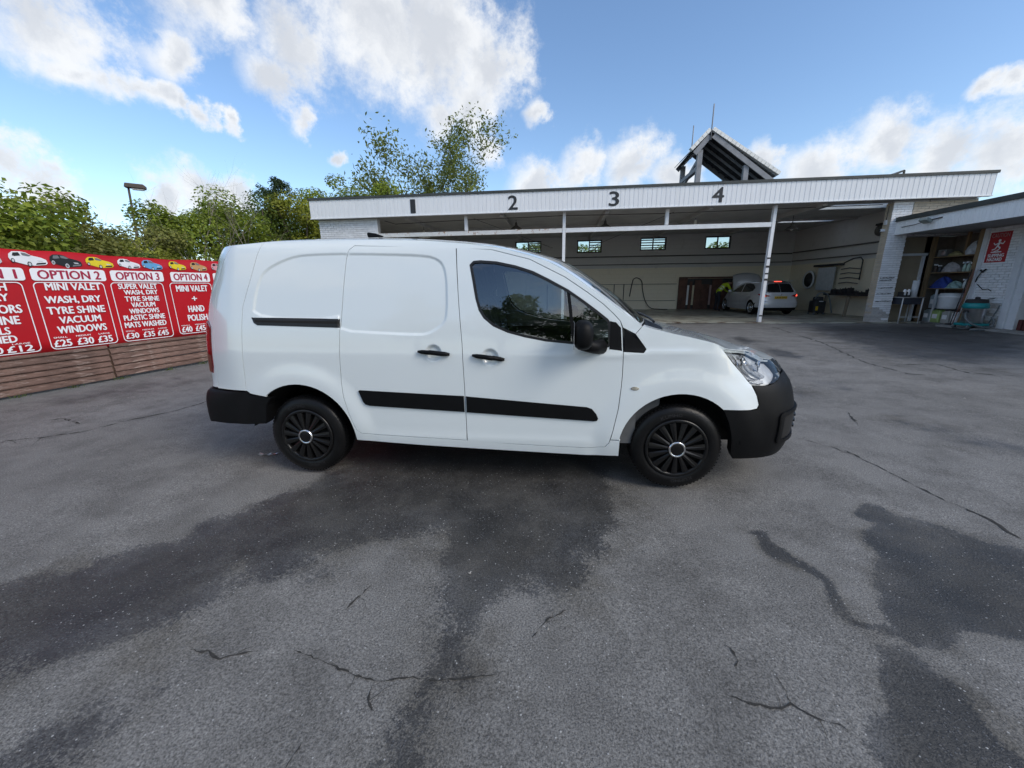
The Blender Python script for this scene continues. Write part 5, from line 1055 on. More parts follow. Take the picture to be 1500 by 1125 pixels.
    for uu, zz, rr in ((4.90, .895, .045), (5.06, .86, .055)):
        p = np.array(f(uu, zz)); n = nf(np.array(uu), np.array(zz)); p = (p-n*.035)*np.array([1, fl, 1]); n = n*np.array([1, fl, 1])
        Mx = Matrix.Translation(p) @ Vector((1, .55*fl, 0)).to_track_quat('Z', 'Y').to_matrix().to_4x4()
        MB().lathe([(rr, .02), (rr*.95, .012), (rr*.5, -.02), (.001, -.028)], 24, Mx).build('lamp_bowl', M_chrome, hl)
        MB().lathe([(rr*.5, -.012), (rr*.4, .006), (.001, .014)], 20, Mx).build('bulb_glass', M_clear, hl)
    BF = [(4.909,.589),(4.959,.596),(4.972,.623),(4.958,.684),(4.928,.752),(5.05,.742),(5.123,.747),(5.23,.778),(5.32,.795),(5.98,.795),(5.98,.21),(5.6,.21),(5.3,.222),(4.969,.228),(4.85,.232),(4.822,.281),(4.80,.415),(4.77,.511)]
    bf = panel('front_bumper', poly=BF+arF[-1:], m=M_plast, off=.006, lip=.06, roll=.004, **A); A4 = dict(A); A4['parent'] = bf
    FG = rrect(5.12, 5.62, .335, .560, .04)
    panel('fog_lamp_frame', poly=FG, holes=[rrect(5.165, 5.57, .365, .53, .03)], m=M_plast, off=.022, lip=.03, roll=.005, **A4)
    panel('fog_lamp_recess', poly=rrect(5.165, 5.57, .365, .53, .03), m=M_inner, off=.0075, gap=0, lip=0, **A4)
    for zz in (.40, .44, .48): panel('fog_lamp_bar', poly=[(5.40, zz), (5.57, zz), (5.57, zz+.012), (5.40, zz+.012)], m=M_cap, off=.018, gap=0, lip=.01, **A4)
    panel('grille', poly=[(5.33,.80),(5.33,.84),(5.295,.884),(5.5,.873),(5.98,.863),(5.98,.80)], m=M_plast, off=.0, **A)
    for zz in (.812, .838): panel('grille_bar', poly=[(5.42, zz), (5.975, zz), (5.975, zz+.012), (5.42, zz+.012)], m=M_chrome, off=.008, gap=0, lip=.01, **A)
    panel('lower_grille', poly=[(5.66, .36), (5.975, .36), (5.975, .56), (5.68, .56)], m=M_inner, off=.0085, gap=0, lip=0, **A4)
    for zz in (.40, .45, .50): panel('lower_grille_bar', poly=[(5.67, zz), (5.975, zz), (5.975, zz+.016), (5.67, zz+.016)], m=M_cap, off=.014, gap=0, lip=.01, **A4)
    # rear: door, lamp, bumper
    rd_ = panel('rear_door', poly=[(.06, .672), (1.0, .665)]+RSEAM[::-1][1:]+[(1.15, 1.722), (.726, 1.715), (.06, 1.715)], m=M_paint, **A)
    panel('tail_lamp', poly=smooth_poly([(.80,1.175),(1.010,1.18),(.998,1.008),(.985,.775),(.90,.78),(.78,.86)]), m=M_redlens, off=.010, lip=.03, roll=.006, **A)
    panel('rear_bumper', poly=[(.06,.662),(1.002,.652),(1.306,.652),(1.339,.634),(1.51,.614),(1.47,.56),(1.442,.42),(1.43,.405),(1.22,.388),(1.084,.385),(.944,.39),(.8,.37),(.06,.37)], m=M_plast, off=.006, lip=.07, roll=.008, **A)
    # mouldings, rail, handles
    panel('side_moulding', poly=smooth_poly([(2.201,.690),(2.990,.663),(2.990,.543),(2.275,.572),(2.238,.588)], 1)[:0]+[(2.206,.684),(2.216,.690),(2.990,.663),(2.990,.543),(2.285,.571),(2.25,.580),(2.234,.600)], m=M_plast, off=.014, lip=.02, roll=.006, **dict(A, parent=sl))
    panel('side_moulding', poly=[(3.003,.661),(3.843,.601),(3.878,.588),(3.908,.552),(3.922,.520),(3.915,.502),(3.890,.498),(3.003,.541)], m=M_plast, off=.014, lip=.02, roll=.006, **A2)
    panel('slide_rail', poly=[(1.421,1.209),(2.108,1.198),(2.106,1.133),(1.468,1.150),(1.438,1.168)], m=M_seal, off=.0035, lip=.02, **A)
    panel('slide_rail_groove', poly=[(1.45,1.188),(2.10,1.180),(2.10,1.162),(1.46,1.174)], m=M_inner, off=.0055, lip=.0, gap=0, **A)
    for (hu, hz), root, u0, u1, z0, z1 in ((HC[0], sl, 2.679, 2.903, .974, .957), (HC[1], fd, 3.061, 3.282, .952, .925)):
        pts = []
        for t in np.linspace(0, 1, 9):
            uu, zz = u0+(u1-u0)*t, z0+(z1-z0)*t; p = np.array(f(uu, zz)); n = nf(np.array(uu), np.array(zz))
            rec_ = .020*float(sst(.062, .035, np.hypot(uu-hu, zz-hz))); pts.append((p+n*(rec_+.012+.014*math.sin(PI*min(max(t, .04), .96))))*np.array([1, fl, 1]))
        h = MB().tube(pts, [.008, .014, .016, .0165, .0165, .0165, .0165, .015, .009], 10); h.build('door_handle', M_plast, root)
    panel('side_repeater', poly=[(4.151+.027*math.cos(a*PI/8), .736+.013*math.sin(a*PI/8)) for a in range(16)], m=M_chrome, off=.006, lip=.008, roll=.003, gap=0, grid=.008, step=.006, **dict(A))
    # wheel housings and wheels
    for cx, r, inn in ((0, .43, .58), (WBV, .41, .56)):
        Mh = Matrix.Translation((cx, fl*.80, RWV)) @ Matrix.Rotation(PI/2 if fl < 0 else -PI/2, 4, 'X')
        n = 28; v = [Mh @ Vector((r*math.cos(a), r*math.sin(a)*(1 if fl < 0 else -1)+0, h)) for h in (.075, -.40) for a in np.linspace(.12, PI-.16, n)]
        MB().add(v, [(i, i+1, n+i+1, n+i) for i in range(n-1)]+[tuple(range(n, 2*n))]).build('wheel_housing', M_inner, van)
    wheel(van, 0, fl*.868, RWV, .195, fl, txt='KUMHO' if fl < 0 else None); wheel(van, WBV, fl*.865, RWV, .195, fl, txt='KUMHO' if fl < 0 else None)
    # mirror
    b0 = Vector((2.20, fl*.885, 1.02)); mr = MB(); n = 20; v = []
    secs = [(-.045, .55), (-.035, .80), (0, .97), (.05, 1.0), (.10, .93), (.135, .74), (.15, .45)]
    for dx, k in secs:
        for i in range(n):
            a = 2*PI*i/n; yy = math.copysign(abs(math.cos(a))**.7, math.cos(a))*.095*k; zz = math.copysign(abs(math.sin(a))**.7, math.sin(a))*.094*k
            v.append((2.035+dx*.58, fl*(1.005+yy), 1.105+zz+.0))
    mr.add(v, [(j*n+i, j*n+(i+1) % n, (j+1)*n+(i+1) % n, (j+1)*n+i) for j in range(len(secs)-1) for i in range(n)]+[tuple(range(n-1, -1, -1)), tuple(range((len(secs)-1)*n, len(secs)*n))], True)
    mo = mr.build('wing_mirror', M_plast, van)
    MB().bx(2.002, 2.005, -.085, .085, -.08, .08, Matrix.Translation((0, fl*1.005, 1.105))).build('mirror_glass', M_chrome, mo)
    MB().tube([(2.19, fl*.875, 1.012), (2.14, fl*.93, 1.016), (2.06, fl*1.0, 1.045)], [.05, .042, .04], 12).build('mirror_arm', M_plast, mo)
for fl in (-1, 1): side_van(fl)
TV = Top(SV, GV, [(0,.01),(.5,.03),(1.2,.055),(2.7,.055),(3.3,.05),(3.9,.045),(4.15,.012),(4.35,-.012),(4.6,-.008),(5.2,.012),(5.6,.008),(6.02,.0)], [(0,0),(1.5,0),(2.9,.03),(3.5,.07),(4.1,.13),(4.4,.10),(4.9,.04),(5.3,.01),(6.02,0)])
AT = dict(fn=lambda a, b: TV(a, b), nf=TV.normal, parent=van, grid=.05, step=.04)
WS = [(3.16,-.66),(3.13,-.3),(3.13,.3),(3.16,.66),(3.5,.71),(4.155,.745),(4.17,.3),(4.17,-.3),(4.155,-.745),(3.5,-.71)]
panel('roof', poly=[(.06,-.797),(3.2,-.797),(4.17,-.797),(4.175,0),(4.17,.797),(3.2,.797),(.06,.797)], holes=[WS], m=M_paint, **AT)
panel('windscreen', poly=WS, m=M_cglass, off=-.002, lip=0, gap=.001, **AT)
panel('scuttle', poly=[(4.178,-.72),(4.178,.72),(4.30,.70),(4.335,0),(4.30,-.70)], m=M_plast, off=-.006, **AT)
panel('bonnet', poly=[(4.30,-.70),(4.178,-.72),(4.18,-.797),(4.75,-.797),(5.20,-.797),(5.6,-.797),(5.85,0),(5.6,.797),(5.20,.797),(4.75,.797),(4.18,.797),(4.178,.72),(4.30,.70),(4.335,0)], m=M_paint, **AT)
for y0_, y1_ in ((-.55, .05), (.05, .55)):
    pts = [TV(np.array(4.22-.05*t), np.array(.8*(y0_+(y1_-y0_)*t)/.8)) for t in np.linspace(0, 1, 8)]
    MB().tube([(float(a)+.02, float(b), float(c)+.012) for a, b, c in pts], .008, 6).build('wiper', M_seal, van)
# roof aerial fin
MB().prism([(0, 0), (.17, 0), (.20, .012), (.10, .045), (.0, .062), (-.01, .04)], -.018, .018, Matrix.Translation((.47, -.50, 1.774)) @ Matrix.Scale(.62, 4) @ Matrix.Rotation(PI/2, 4, 'X')).build('aerial_fin', M_plast, van, .008)
# cabin and floor pan
MB().bx(.45, 2.3, -.72, .72, .24, .32).bx(2.3, 3.35, -.50, .50, .24, .36).bx(-.80, .45, -.55, .55, .44, .50).build('floor_pan', M_inner, van)
MB().bx(1.18, 1.22, -.76, .76, .30, 1.66).build('bulkhead', M_cabin, van, .01)
for s in (-1, 1): MB().bx(1.25, 2.45, s*.80, s*.83, .32, .98).build('door_card', M_cabin, van)
db = MB(); db.prism([(2.02, .55), (2.05, .95), (2.18, 1.05), (2.50, 1.06), (2.62, 1.02), (2.62, .35), (2.2, .35)], -.79, .79, Matrix(((1, 0, 0, 0), (0, 0, -1, 0), (0, 1, 0, 0), (0, 0, 0, 1)))); db.build('dashboard', M_cabin, van, .03)
MB().bx(2.63, 3.45, -.55, .55, .34, .78).build('engine_block', M_inner, van)
for y in (-.40, .0, .40):
    w = .24 if y else .16
    q = MB().bx(1.30, 1.80, y-w, y+w, .62, .78); q.build('seat', M_seat, van, .04)
    MB().bx(-.07, .07, -w, w, 0, .56, Matrix.Translation((1.36, y, .76)) @ Matrix.Rotation(math.radians(-12), 4, 'Y')).build('seat_back', M_seat, van, .05)
    MB().bx(-.05, .05, -.13, .13, 0, .20, Matrix.Translation((1.25, y, 1.36)) @ Matrix.Rotation(math.radians(-8), 4, 'Y')).build('headrest', M_seat, van, .04)
Ms = Matrix.Translation((2.0, -.38, 1.02)) @ Matrix.Rotation(math.radians(-62), 4, 'Y')
MB().tube([Ms @ Vector((.185*math.cos(a), .185*math.sin(a), 0)) for a in np.linspace(0, 2*PI, 28)], .014, 8, False).build('steering_wheel', M_plast, van)
MB().lathe([(.06, -.02), (.06, .01), (.001, .015)], 16, Ms).build('steering_hub', M_plast, van)
# ------------------------------------------------------------------ silver hatchback in the end bay, bonnet up
M_silver = mat('silver_car_paint', (.62, .63, .65), .30, .4, var=.03, coat=1.)
M_hglass = mat('dark_car_window', (.010, .012, .013), .06, var=.1)
M_rlit = mat('lit_brake_lamp', (.55, .02, .02), .2, emit=(1, .10, .06, 1.6)); M_rlens2 = mat('tail_lamp_red', (.33, .01, .012), .15, coat=1.)
M_plate = mat('number_plate_yellow', (.62, .40, .02), .4)
WBH, RWH = 2.70, .315
def hatch_extra(x, z):
    x, z = np.broadcast_arrays(np.asarray(x, float), np.asarray(z, float)); o = np.zeros_like(x)
    for cx in (0, WBH):
        r = np.hypot(x-cx, z-RWH); o = o+.02*sst(.55, .42, r)*sst(.15, .45, z)
    return o+.010*np.exp(-((z-(.86+.03*(1.3-x)))/.03)**2)*sst(-.3, .2, x)*sst(3, 2.4, x)-.012*np.exp(-((z-(.50-.05*(x-1.3)))/.07)**2)*sst(.3, .6, x)*sst(2.4, 2.1, x)
SH = Skin([(-.83,0),(-.825,.42),(-.79,.64),(-.69,.77),(-.45,.845),(0,.875),(1.3,.884),(2.4,.88),(2.85,.85),(3.2,.74),(3.42,.50),(3.53,0)],
    side=[(.1,.07),(.2,.04),(.4,.01),(.6,0),(.85,.005),(.95,.03),(1.1,.085),(1.25,.145),(1.4,.215),(1.46,.26),(1.52,.36)],
    nose=[(.1,.1),(.25,.03),(.45,0),(.62,.02),(.75,.09),(.85,.2),(1.0,.4),(1.5,1)],
    rear=[(.1,.12),(.25,.05),(.40,.0),(.55,.0),(.62,.03),(.75,.05),(.92,.06),(1.0,.10),(1.15,.20),(1.3,.31),(1.40,.40),(1.46,.50),(1.52,.62)],
    bn=(2.5,3.1), br=(-.1,-.7), extra=hatch_extra)
uh = lambda x: float(SH.u_of_x(x))
GH = [(0,1.44),(uh(-.6),1.43),(uh(-.3),1.445),(uh(.5),1.46),(uh(1.0),1.45),(uh(1.35),1.39),(uh(1.7),1.24),(uh(2.05),1.04),(uh(2.15),.99),(uh(2.6),.93),(uh(3.0),.83),(uh(3.2),.76),(SH.L,.72)]
hat = thing('hatchback_car', 'silver hatchback with raised bonnet and lit brake lamps parked in the end bay', 'car', (0, 0, 0))
def xz(L): return [(uh(x), z) for x, z in L]
def archh(cx, a0, a1): return [(uh(cx+.355*math.cos(a)), RWH+.355*math.sin(a)) for a in np.linspace(a0, a1, 18)]
for fl in (-1, 1):
    A = dict(fn=lambda a, b: SH(a, b), nf=SH.normal, parent=hat, flip=fl, grid=.05, step=.04)
    G_ = lambda a, b: [p for p in GH if a < p[0] < b]
    panel('body_side', poly=[(-.002,.60)]+[(-.002,1.435)]+G_(.02, uh(2.2))+xz([(2.3,.97),(2.34,.70),(2.34,.5)])+archh(WBH, PI*.80, PI*1.02)+xz([(2.34,.20),(.36,.20)])+archh(0, -.02, PI*.82)+xz([(-.42,.55)])+[(.35,.60)], m=M_silver, **A)
    panel('front_wing', poly=xz([(2.345,.70),(2.305,.97)])+G_(uh(2.3), uh(3.01))+xz([(3.1,.62),(3.0,.5)])+archh(WBH, .35, PI*.80), m=M_silver, **A)
    panel('front_bumper', poly=xz([(3.0,.50),(3.1,.62),(3.0,.80)])+[(SH.L-.01,.70),(SH.L-.01,.2)]+xz([(3.05,.2)]), m=M_silver, **A)
    panel('rear_bumper', poly=[(-.002,.60),(.35,.60)]+xz([(-.43,.55),(-.36,.42),(-.36,.34)])+[(.5,.33),(-.002,.33)], m=M_silver, off=.012, lip=.05, roll=.008, **A)
    panel('rear_valance', poly=[(.01,.33),(.5,.33)]+xz([(-.36,.34),(-.38,.22)])+[(.01,.22)], m=M_plast, off=.006, **A)
    panel('rear_window', poly=smooth_poly([(.01,.985),(.50,.985),(.60,1.02),(.55,1.30),(.48,1.37),(.01,1.39)])[:0]+[(.005,.985),(.50,.985),(.575,1.01),(.585,1.06),(.52,1.30),(.46,1.36),(.005,1.385)], m=M_hglass, off=.004, lip=.01, **A)
    panel('tail_lamp', poly=[(.42,.83),(.62,.79),(.80,.80),(1.06,.90),(1.08,.93),(.85,.945),(.70,.94),(.50,.87)], m=M_rlens2, off=.012, lip=.02, roll=.004, **A)
    panel('brake_lamp', poly=[(.64,.815),(.78,.82),(.82,.90),(.70,.90)], m=M_rlit, off=.017, lip=.01, **A)
    panel('front_window', poly=xz([(1.06,.99),(1.10,1.37),(1.35,1.315),(1.70,1.16),(1.95,1.03),(2.0,.985)]), m=M_hglass, off=.003, lip=.01, **A)
    panel('rear_side_window', poly=xz([(1.0,.99),(1.03,1.385),(.6,1.395),(.25,1.35),(.02,1.24),(-.05,1.18),(.05,1.05),(.3,1.0)]), m=M_hglass, off=.003, lip=.01, **A)
    for x0 in (1.03, 2.22, .06):
        panel('door_seam', poly=xz([(x0, .30 if x0 > .5 else .70), (x0+.008, .30 if x0 > .5 else .70), (x0+.008, .985), (x0, .985)]), m=M_seal, off=.0012, lip=0, gap=0, roll=0, **A)
    for x0 in (.20, 1.16): panel('door_handle', poly=xz([(x0, .865), (x0+.19, .86), (x0+.19, .885), (x0, .89)]), m=M_silver, off=.022, lip=.025, **A)
    wheel(hat, 0, fl*.865, RWH, .2, fl, rim=.215, spokes=10, sil=True); wheel(hat, WBH, fl*.865, RWH, .2, fl, rim=.215, spokes=10, sil=True)
    for cx in (0, WBH):
        n = 20; v = [(cx+.37*math.cos(a), fl*y, RWH+.37*math.sin(a)) for y in (.84, .5) for a in np.linspace(-.3, PI+.3, n)]; MB().add(v, [(i, i+1, n+i+1, n+i) for i in range(n-1)]).build('wheel_housing', M_inner, hat)
    MB().lathe([(.001, -.09), (.05, -.085), (.075, -.04), (.08, .02), (.06, .06), (.001, .07)], 14, Matrix.Translation((1.95, fl*.98, 1.03)) @ Matrix.Rotation(PI/2, 4, 'X')).build('wing_mirror', M_silver, hat)
TH = Top(SH, GH, [(0,.0),(uh(-.4),.02),(uh(0),.05),(uh(1.),.05),(uh(2.),.03),(uh(2.6),.04),(SH.L,0)], [(0,0),(uh(1),.02),(uh(2),.10),(uh(2.6),.06),(SH.L,0)])
AH = dict(fn=lambda a, b: TH(a, b), nf=TH.normal, parent=hat, grid=.07, step=.05)
WSH = [(uh(1.25),-.66),(uh(1.22),0),(uh(1.25),.66),(uh(2.05),.74),(uh(2.08),0),(uh(2.05),-.74)]
panel('roof', poly=[(.01,-.797),(uh(2.14),-.797),(uh(2.16),0),(uh(2.14),.797),(.01,.797)], holes=[WSH], m=M_silver, **AH)
panel('windscreen', poly=WSH, m=M_hglass, off=-.002, lip=0, gap=.001, **AH)
MB().bx(-.45, -.30, -.13, .13, 1.445, 1.475).build('high_brake_lamp', M_rlit, hat, .008)
MB().bx(-.62, -.10, -.52, .52, 1.475, 1.495).build('roof_spoiler', M_silver, hat, .008)
PM = frame((-.812, .26, .715), (0, -1, 0), (.06, 0, 1)); MB().bx(0, .52, 0, .11, -.02, .0, PM).build('number_plate', M_plate, hat)
text_obj('plate_lettering', 'LK18 SHU', PM, .03, .49, .02, .09, M_num, hat, .02, .004)
MB().lathe([(.001, 0), (.035, .0), (.04, .008), (.03, .014), (.001, .015)], 16, Matrix.Translation((-.795, 0, .90)) @ Matrix.Rotation(-PI/2, 4, 'Y')).build('badge', M_chrome, hat)
MB().bx(-.55, 3.2, -.70, .70, .18, .26).build('floor_pan', M_inner, hat); MB().bx(2.15, 3.3, -.6, .6, .26, .72).build('engine_block', M_inner, hat)
# raised bonnet
v = []; n, k = 12, 8
Mb = Matrix.Translation((2.12, 0, 1.0)) @ Matrix.Rotation(math.radians(-58), 4, 'Y')
for j in range(k+1):
    for i in range(n+1):
        t = -1+2*i/n; L_ = 1.05*j/k; wdt = .74-.10*(j/k)**2; v.append(Mb @ Vector((L_-.10*t*t*(j/k), t*wdt, .05*(1-t*t)+.05*math.sin(PI*j/k))))
bm_ = MB().add(v, [(j*(n+1)+i, j*(n+1)+i+1, (j+1)*(n+1)+i+1, (j+1)*(n+1)+i) for j in range(k) for i in range(n)], True).build('bonnet', M_silver, hat); bm_.modifiers.new('t', 'SOLIDIFY').thickness = .03
hat.location = (11.62, 16.15, .015); hat.rotation_euler = (0, 0, PI/2+.03)
# ------------------------------------------------------------------ person in a high visibility jacket leaning under the bonnet
def make_person():
    V = []; E = []; Rd = []; tagv = []
    def add(p, r, link=None, t='skin'):
        V.append(p); Rd.append(r); tagv.append(t)
        if link is not None: E.append((link, len(V)-1))
        return len(V)-1
    pel = add((0, 0, .93), (.15, .12), None, 'trouser'); ab = add((.10, 0, 1.10), (.145, .12), pel, 'jacket'); ch = add((.30, 0, 1.29), (.165, .13), ab, 'jacket'); ub = add((.42, 0, 1.37), (.13, .10), ch, 'jacket')
    nk = add((.52, 0, 1.42), (.055, .055), ub); h1 = add((.58, 0, 1.44), (.085, .085), nk); h2 = add((.66, 0, 1.45), (.10, .085), h1); add((.74, 0, 1.43), (.075, .07), h2)
    for s in (-1, 1):
        hip = add((0, s*.10, .88), (.10, .09), pel, 'trouser'); kn = add((.04, s*.12, .48), (.065, .065), hip, 'trouser'); an = add((-.03, s*.13, .09), (.045, .045), kn, 'trouser'); add((.14, s*.14, .04), (.045, .04), an, 'boot')
        sh = add((.40, s*.19, 1.33), (.075, .075), ub, 'jacket'); el = add((.52, s*.25, 1.08), (.052, .052), sh, 'jacket'); wr = add((.72, s*.20, .96), (.034, .034), el, 'jacket'); pa = add((.80, s*.18, .93), (.036, .02), wr)
        for f in range(4):
            a = add((.845+.004*f, s*(.18+(f-1.5)*.021), .915), (.009, .009), pa); b = add((.875+(.012 if f in (1, 2) else 0), s*(.18+(f-1.5)*.023), .895), (.008, .008), a); add((.885, s*(.18+(f-1.5)*.023), .87), (.007, .007), b)
        a = add((.80, s*.14, .915), (.011, .011), pa); add((.83, s*.125, .895), (.009, .009), a)
    me = bpy.data.meshes.new('body'); me.from_pydata(V, E, []); o = bpy.data.objects.new('body', me); COL.objects.link(o)
    md = o.modifiers.new('skin', 'SKIN'); md.use_smooth_shade = True
    if not me.skin_vertices: raise RuntimeError('no skin layer')
    for i, sv in enumerate(me.skin_vertices[0].data): sv.radius = Rd[i]; sv.use_root = (i == 0)
    o.modifiers.new('sub', 'SUBSURF').levels = 2; o.modifiers['sub'].render_levels = 2
    bpy.context.view_layer.update()
    m2 = bpy.data.meshes.new_from_object(o.evaluated_get(bpy.context.evaluated_depsgraph_get())); bpy.data.objects.remove(o)
    P = np.array(V); tg = ['skin', 'jacket', 'trouser', 'boot', 'stripe', 'hair']
    for m in (mat('skin', (.42, .25, .18), .6), mat('hi_vis_yellow', (.50, .66, .02), .7, emit=None, bump=.4, bscale=30), mat('trouser_dark', (.02, .022, .03), .9), M_grime, mat('reflective_stripe', (.62, .64, .62), .4), mat('hair_dark', (.02, .015, .012), .8)): m2.materials.append(m)
    seg = [(a, b) for a, b in E]
    for p in m2.polygons:
        c = np.array(p.center); best = 1e9; k = 0
        for a, b in seg:
            d = P[b]-P[a]; t = min(1, max(0, ((c-P[a])@d)/(d@d))); q = np.linalg.norm(c-P[a]-d*t)/max(Rd[a][0], Rd[b][0])
            if q < best: best = q; k = tagv[b] if tagv[b] != 'skin' or t > .35 else tagv[a]
        if k == 'jacket':
            s = c@np.array([.74, 0, .67]);
            if abs((s-.84)) < .022 or abs((s-.98)) < .022: k = 'stripe'
        if k == 'skin' and c[0] > .55 and c[2] > 1.47 and c[0] < .72: k = 'hair'
        p.material_index = tg.index(k); p.use_smooth = True
    return m2
per = thing('person', 'person in yellow high visibility jacket leaning under the raised bonnet', 'person', (0, 0, 0))
link_mesh('body', make_person(), None, per); per.location = (10.25, 18.75, .012); per.rotation_euler = (0, 0, math.radians(12))
# ------------------------------------------------------------------ things standing in the bays
M_rust = mat('rusty_sheet', (.11, .055, .04), .8, var=.35, scale=3, dirt=(.05, .03, .025), dscale=4, dlo=.5, dhi=.7)
rs = thing('rusty_screen', 'rusty brown steel screen with long slots standing against the back wall', 'screen', (9.9, 20.35, 0))
for a, b, h, d in ((8.7, 9.15, 1.72, 0), (9.28, 9.42, 1.55, .03), (9.55, 9.9, 1.62, .05), (9.92, 10.35, 1.40, .0), (10.5, 11.0, 1.66, .04), (11.02, 11.6, 1.5, .0)): MB().bx(a, b, 20.36-d, 20.42-d, .0, h).build('sheet', M_rust, rs)
MB().bx(8.7, 11.6, 20.36, 20.42, 1.722, 1.80).build('top_rail', M_rust, rs); MB().bx(8.7, 11.6, 20.425, 20.45, .0, 1.7).build('backing', M_dark, rs)
for x, m in ((9.16, M_frame), (9.44, mat('cream_strip', (.5, .45, .33), .7)), (10.37, mat('faded_pink_strip', (.40, .30, .29), .7))): MB().bx(x, x+.10, 20.33, 20.355, .25, 1.35).build('strip', m, rs)
hs = thing('pressure_hose', 'black pressure washer hose and lance hooked on the back wall', 'hose', (6.3, YB-.06, 1.4))
MB().tube([(x, YB-.05, z) for x, z in cr([(6.0, .75), (6.08, 1.35), (6.15, 1.7)], 6)], .028, 6).build('lance', M_grime, hs)
MB().tube([Vector(p) for p in cr([(6.15, 20.43, 1.72), (6.35, 20.43, 1.80), (6.62, 20.43, 1.62), (6.72, 20.43, 1.1), (6.9, 20.42, .5), (7.2, 20.3, .10), (7.6, 20.0, .04), (8.0, 19.7, .04)], 8)], .022, 7).build('hose', M_grime, hs)
eb = thing('electric_box', 'small dark box on the back wall left of the pressure hose', 'box', (4.5, YB-.08, .95)); MB().bx(4.35, 4.75, YB-.12, YB, .85, 1.22).build('case', M_dark, eb, .01); MB().bx(4.4, 4.7, YB-.125, YB-.121, .9, 1.17).build('lid', M_pipe, eb)
wp = thing('white_board', 'plain white board hung on the right hand wall of the end bay', 'board', (14.4, 17.4, 1.2)); MB().bx(14.35, 14.38, 16.5, 17.7, 1.05, 2.1).build('sheet', mat('board_grey_white', (.52, .55, .57), .6), wp); MB().bx(14.34, 14.58, 16.3, 18.1, 2.15, 2.24).build('rail', M_dark, wp)
wk = thing('workbench', 'dark cluttered workbench along the right hand wall of the end bay', 'workbench', (14.2, 14.5, 0))
MB().bx(13.85, 14.58, 13.2, 16.2, .86, .93).build('bench_top', M_grime, wk)
for y in (13.3, 14.7, 16.1): MB().bar((13.9, y, 0), (13.95, y, .86), .09, .09).build('leg', mat('bench_leg', (.28, .24, .18), .8), wk)
R = random.Random(3)
for k in range(9):
    y = 13.3+k*.32; h = R.uniform(.08, .25); w = R.uniform(.06, .12); t = thing('tool', ['black tool box nearest the pier on the workbench', 'short dark tin on the workbench', 'dark grinder case on the workbench', 'squat black pot on the workbench', 'dark spray tin under the blue cloth', 'black battery charger on the workbench', 'dark parts tray on the workbench', 'small black drum on the workbench', 'dark bottle at the far end of the workbench'][k], 'tool', (14.1, y, .93), 0, 'tools on the workbench')
    MB().bx(14.1-w, 14.1+w, y-w, y+w, .93, .93+h).build('case', M_grime, t, .02); MB().tube([(14.1, y, .93+h), (14.1, y, .97+h)], .02, 8).build('knob', M_pipe, t)
rk = thing('hose_rack', 'dark bent pipe rack on the right hand wall above the workbench', 'rack', (14.5, 15.8, 1.5))
MB().tube([Vector(p) for p in ((14.5, 16.2, 2.25), (14.45, 15.6, 2.40), (14.45, 15.2, 2.42), (14.45, 15.05, 2.3), (14.45, 15.05, 1.5))], .025, 6).build('pipe', M_dark, rk)
for z in (1.35, 1.55, 1.75, 1.95): MB().tube([(14.48, 16.3, z+.02), (14.42, 15.7, z+.06), (14.45, 15.1, z)], .022, 6).build('rung', M_pipe, rk)
bc = thing('blue_cloth', 'blue cloth hanging below a white wall unit in the end bay', 'cloth', (14.5, 13.9, 1.2))
MB().prism([(0, 0), (.10, -.06), (.22, .0), (.30, .05), (.26, .45), (.16, .5), (.06, .42)], 0, .05, frame((14.55, 14.05, 1.12), (0, -1, 0), (0, 0, 1))).build('drape', mat('blue_rag', (.02, .06, .22), .9, bump=.5), bc, .02)
wu = thing('wall_unit', 'small white wall unit with dark knob above the blue cloth', 'wall unit', (14.5, 13.9, 1.75)); MB().bx(14.42, 14.59, 13.75, 14.1, 1.72, 2.0).build('case', M_frame, wu, .02); MB().lathe([(.001, 0), (.06, 0), (.06, .03), (.001, .035)], 12, Matrix.Translation((14.42, 13.9, 1.88)) @ Matrix.Rotation(-PI/2, 4, 'Y')).build('knob', M_dark, wu)
hr = thing('hose_reel', 'round white rimmed hose reel on the wall behind the silver car', 'hose reel', (14.3, 18.4, 1.4)); Mr = Matrix.Translation((14.45, 18.5, 1.55)) @ Matrix.Rotation(-PI/2, 4, 'Y')
MB().lathe([(.42, -.02), (.45, .0), (.42, .05), (.36, .03)], 30, Mr).build('rim', M_frame, hr); MB().lathe([(.36, -.05), (.34, .02), (.12, .02), (.1, .08), (.001, .08)], 24, Mr).build('drum', M_dark, hr)
bc2 = thing('black_vacuum', 'black upright washer with yellow tag beside the silver car', 'pressure washer', (13.4, 16.0, 0))
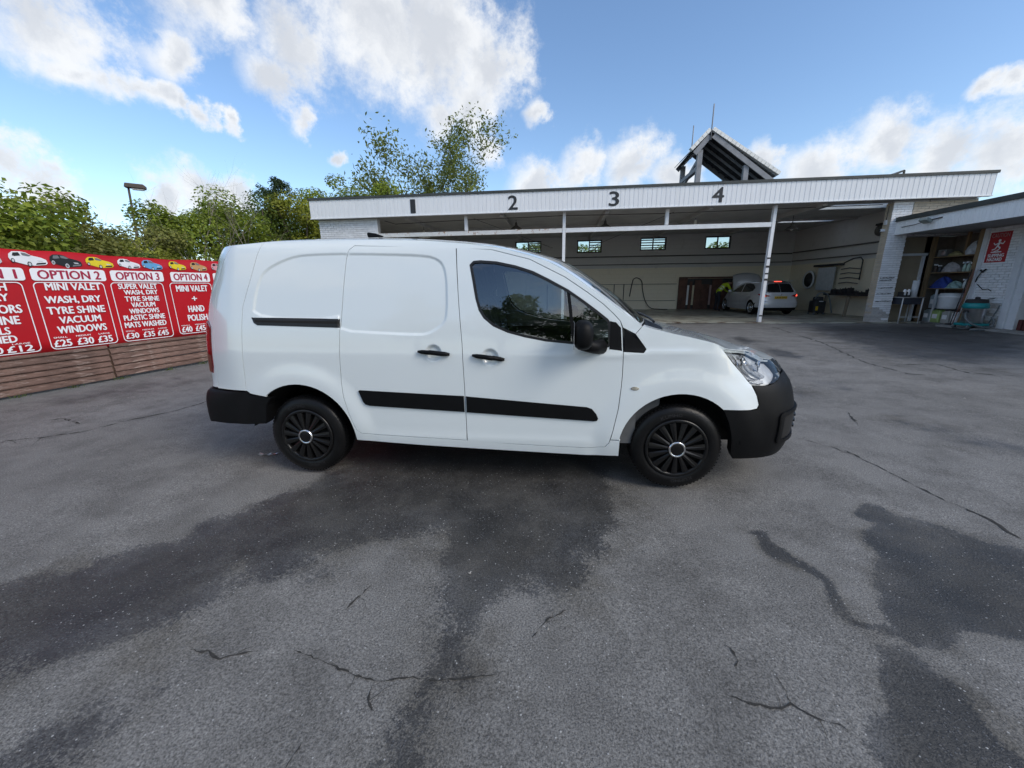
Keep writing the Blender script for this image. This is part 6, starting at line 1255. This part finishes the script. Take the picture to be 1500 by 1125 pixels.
MB().prism(rrect(-.25, .25, -.22, .22, .08), .08, .62, Matrix.Translation((13.5, 15.9, 0))).build('body', M_grime, bc2, .04); MB().lathe([(.001, .62), (.2, .62), (.18, .78), (.001, .8)], 18, Matrix.Translation((13.5, 15.9, 0))).build('head', M_dark, bc2)
MB().bx(13.32, 13.42, 15.675, 15.679, .2, .38).build('tag', M_plate, bc2); MB().bx(13.42, 13.6, 15.675, 15.679, .58, .61).build('badge', M_frame, bc2)
MB().tube([Vector(p) for p in cr([(13.3, 15.8, .7), (13.4, 15.7, .95), (13.7, 15.65, .9), (13.85, 15.6, .5), (13.9, 15.5, .1)], 6)], .028, 7).build('hose', M_hose, bc2)
for x, y in ((-.2, -.2), (.2, -.2), (-.2, .2), (.2, .2)): MB().lathe([(.001, -.02), (.045, -.02), (.045, .02), (.001, .02)], 12, Matrix.Translation((13.5+x, 15.9+y, .057)) @ Matrix.Rotation(PI/2, 4, 'X')).build('castor', M_hose, bc2)
cc = thing('security_camera', 'small white camera on the edge of the brick pier', 'camera', (12.98, 12.2, 3.1)); MB().bx(12.86, 13.028, 12.16, 12.24, 3.08, 3.16).build('case', M_frame, cc, .015); MB().lathe([(.001, .02), (.035, .02), (.04, 0)], 12, Matrix.Translation((12.86, 12.2, 3.12)) @ Matrix.Rotation(-PI/2, 4, 'Y')).build('lens', M_dark, cc)
jb = thing('junction_box', 'white junction box above the camera on the brick pier', 'box', (12.98, 12.2, 3.35)); MB().bx(12.96, 13.028, 12.14, 12.24, 3.3, 3.45).build('case', M_frame, jb, .01); MB().tube([(12.99, 12.19, 3.45), (12.99, 12.19, 3.9)], .01, 6).build('conduit', M_pipe, jb)
sf = thing('wall_fan', 'round dark wall fan high on the right hand wall', 'fan', (14.4, 14.6, 3.4)); MB().lathe([(.20, -.05), (.22, 0), (.20, .06), (.05, .08), (.001, .08)], 20, Matrix.Translation((14.55, 14.6, 3.4)) @ Matrix.Rotation(-PI/2, 4, 'Y')).build('cage', M_pipe, sf); MB().bx(14.45, 14.59, 14.45, 14.75, 3.58, 3.66).build('bracket', M_dark, sf)
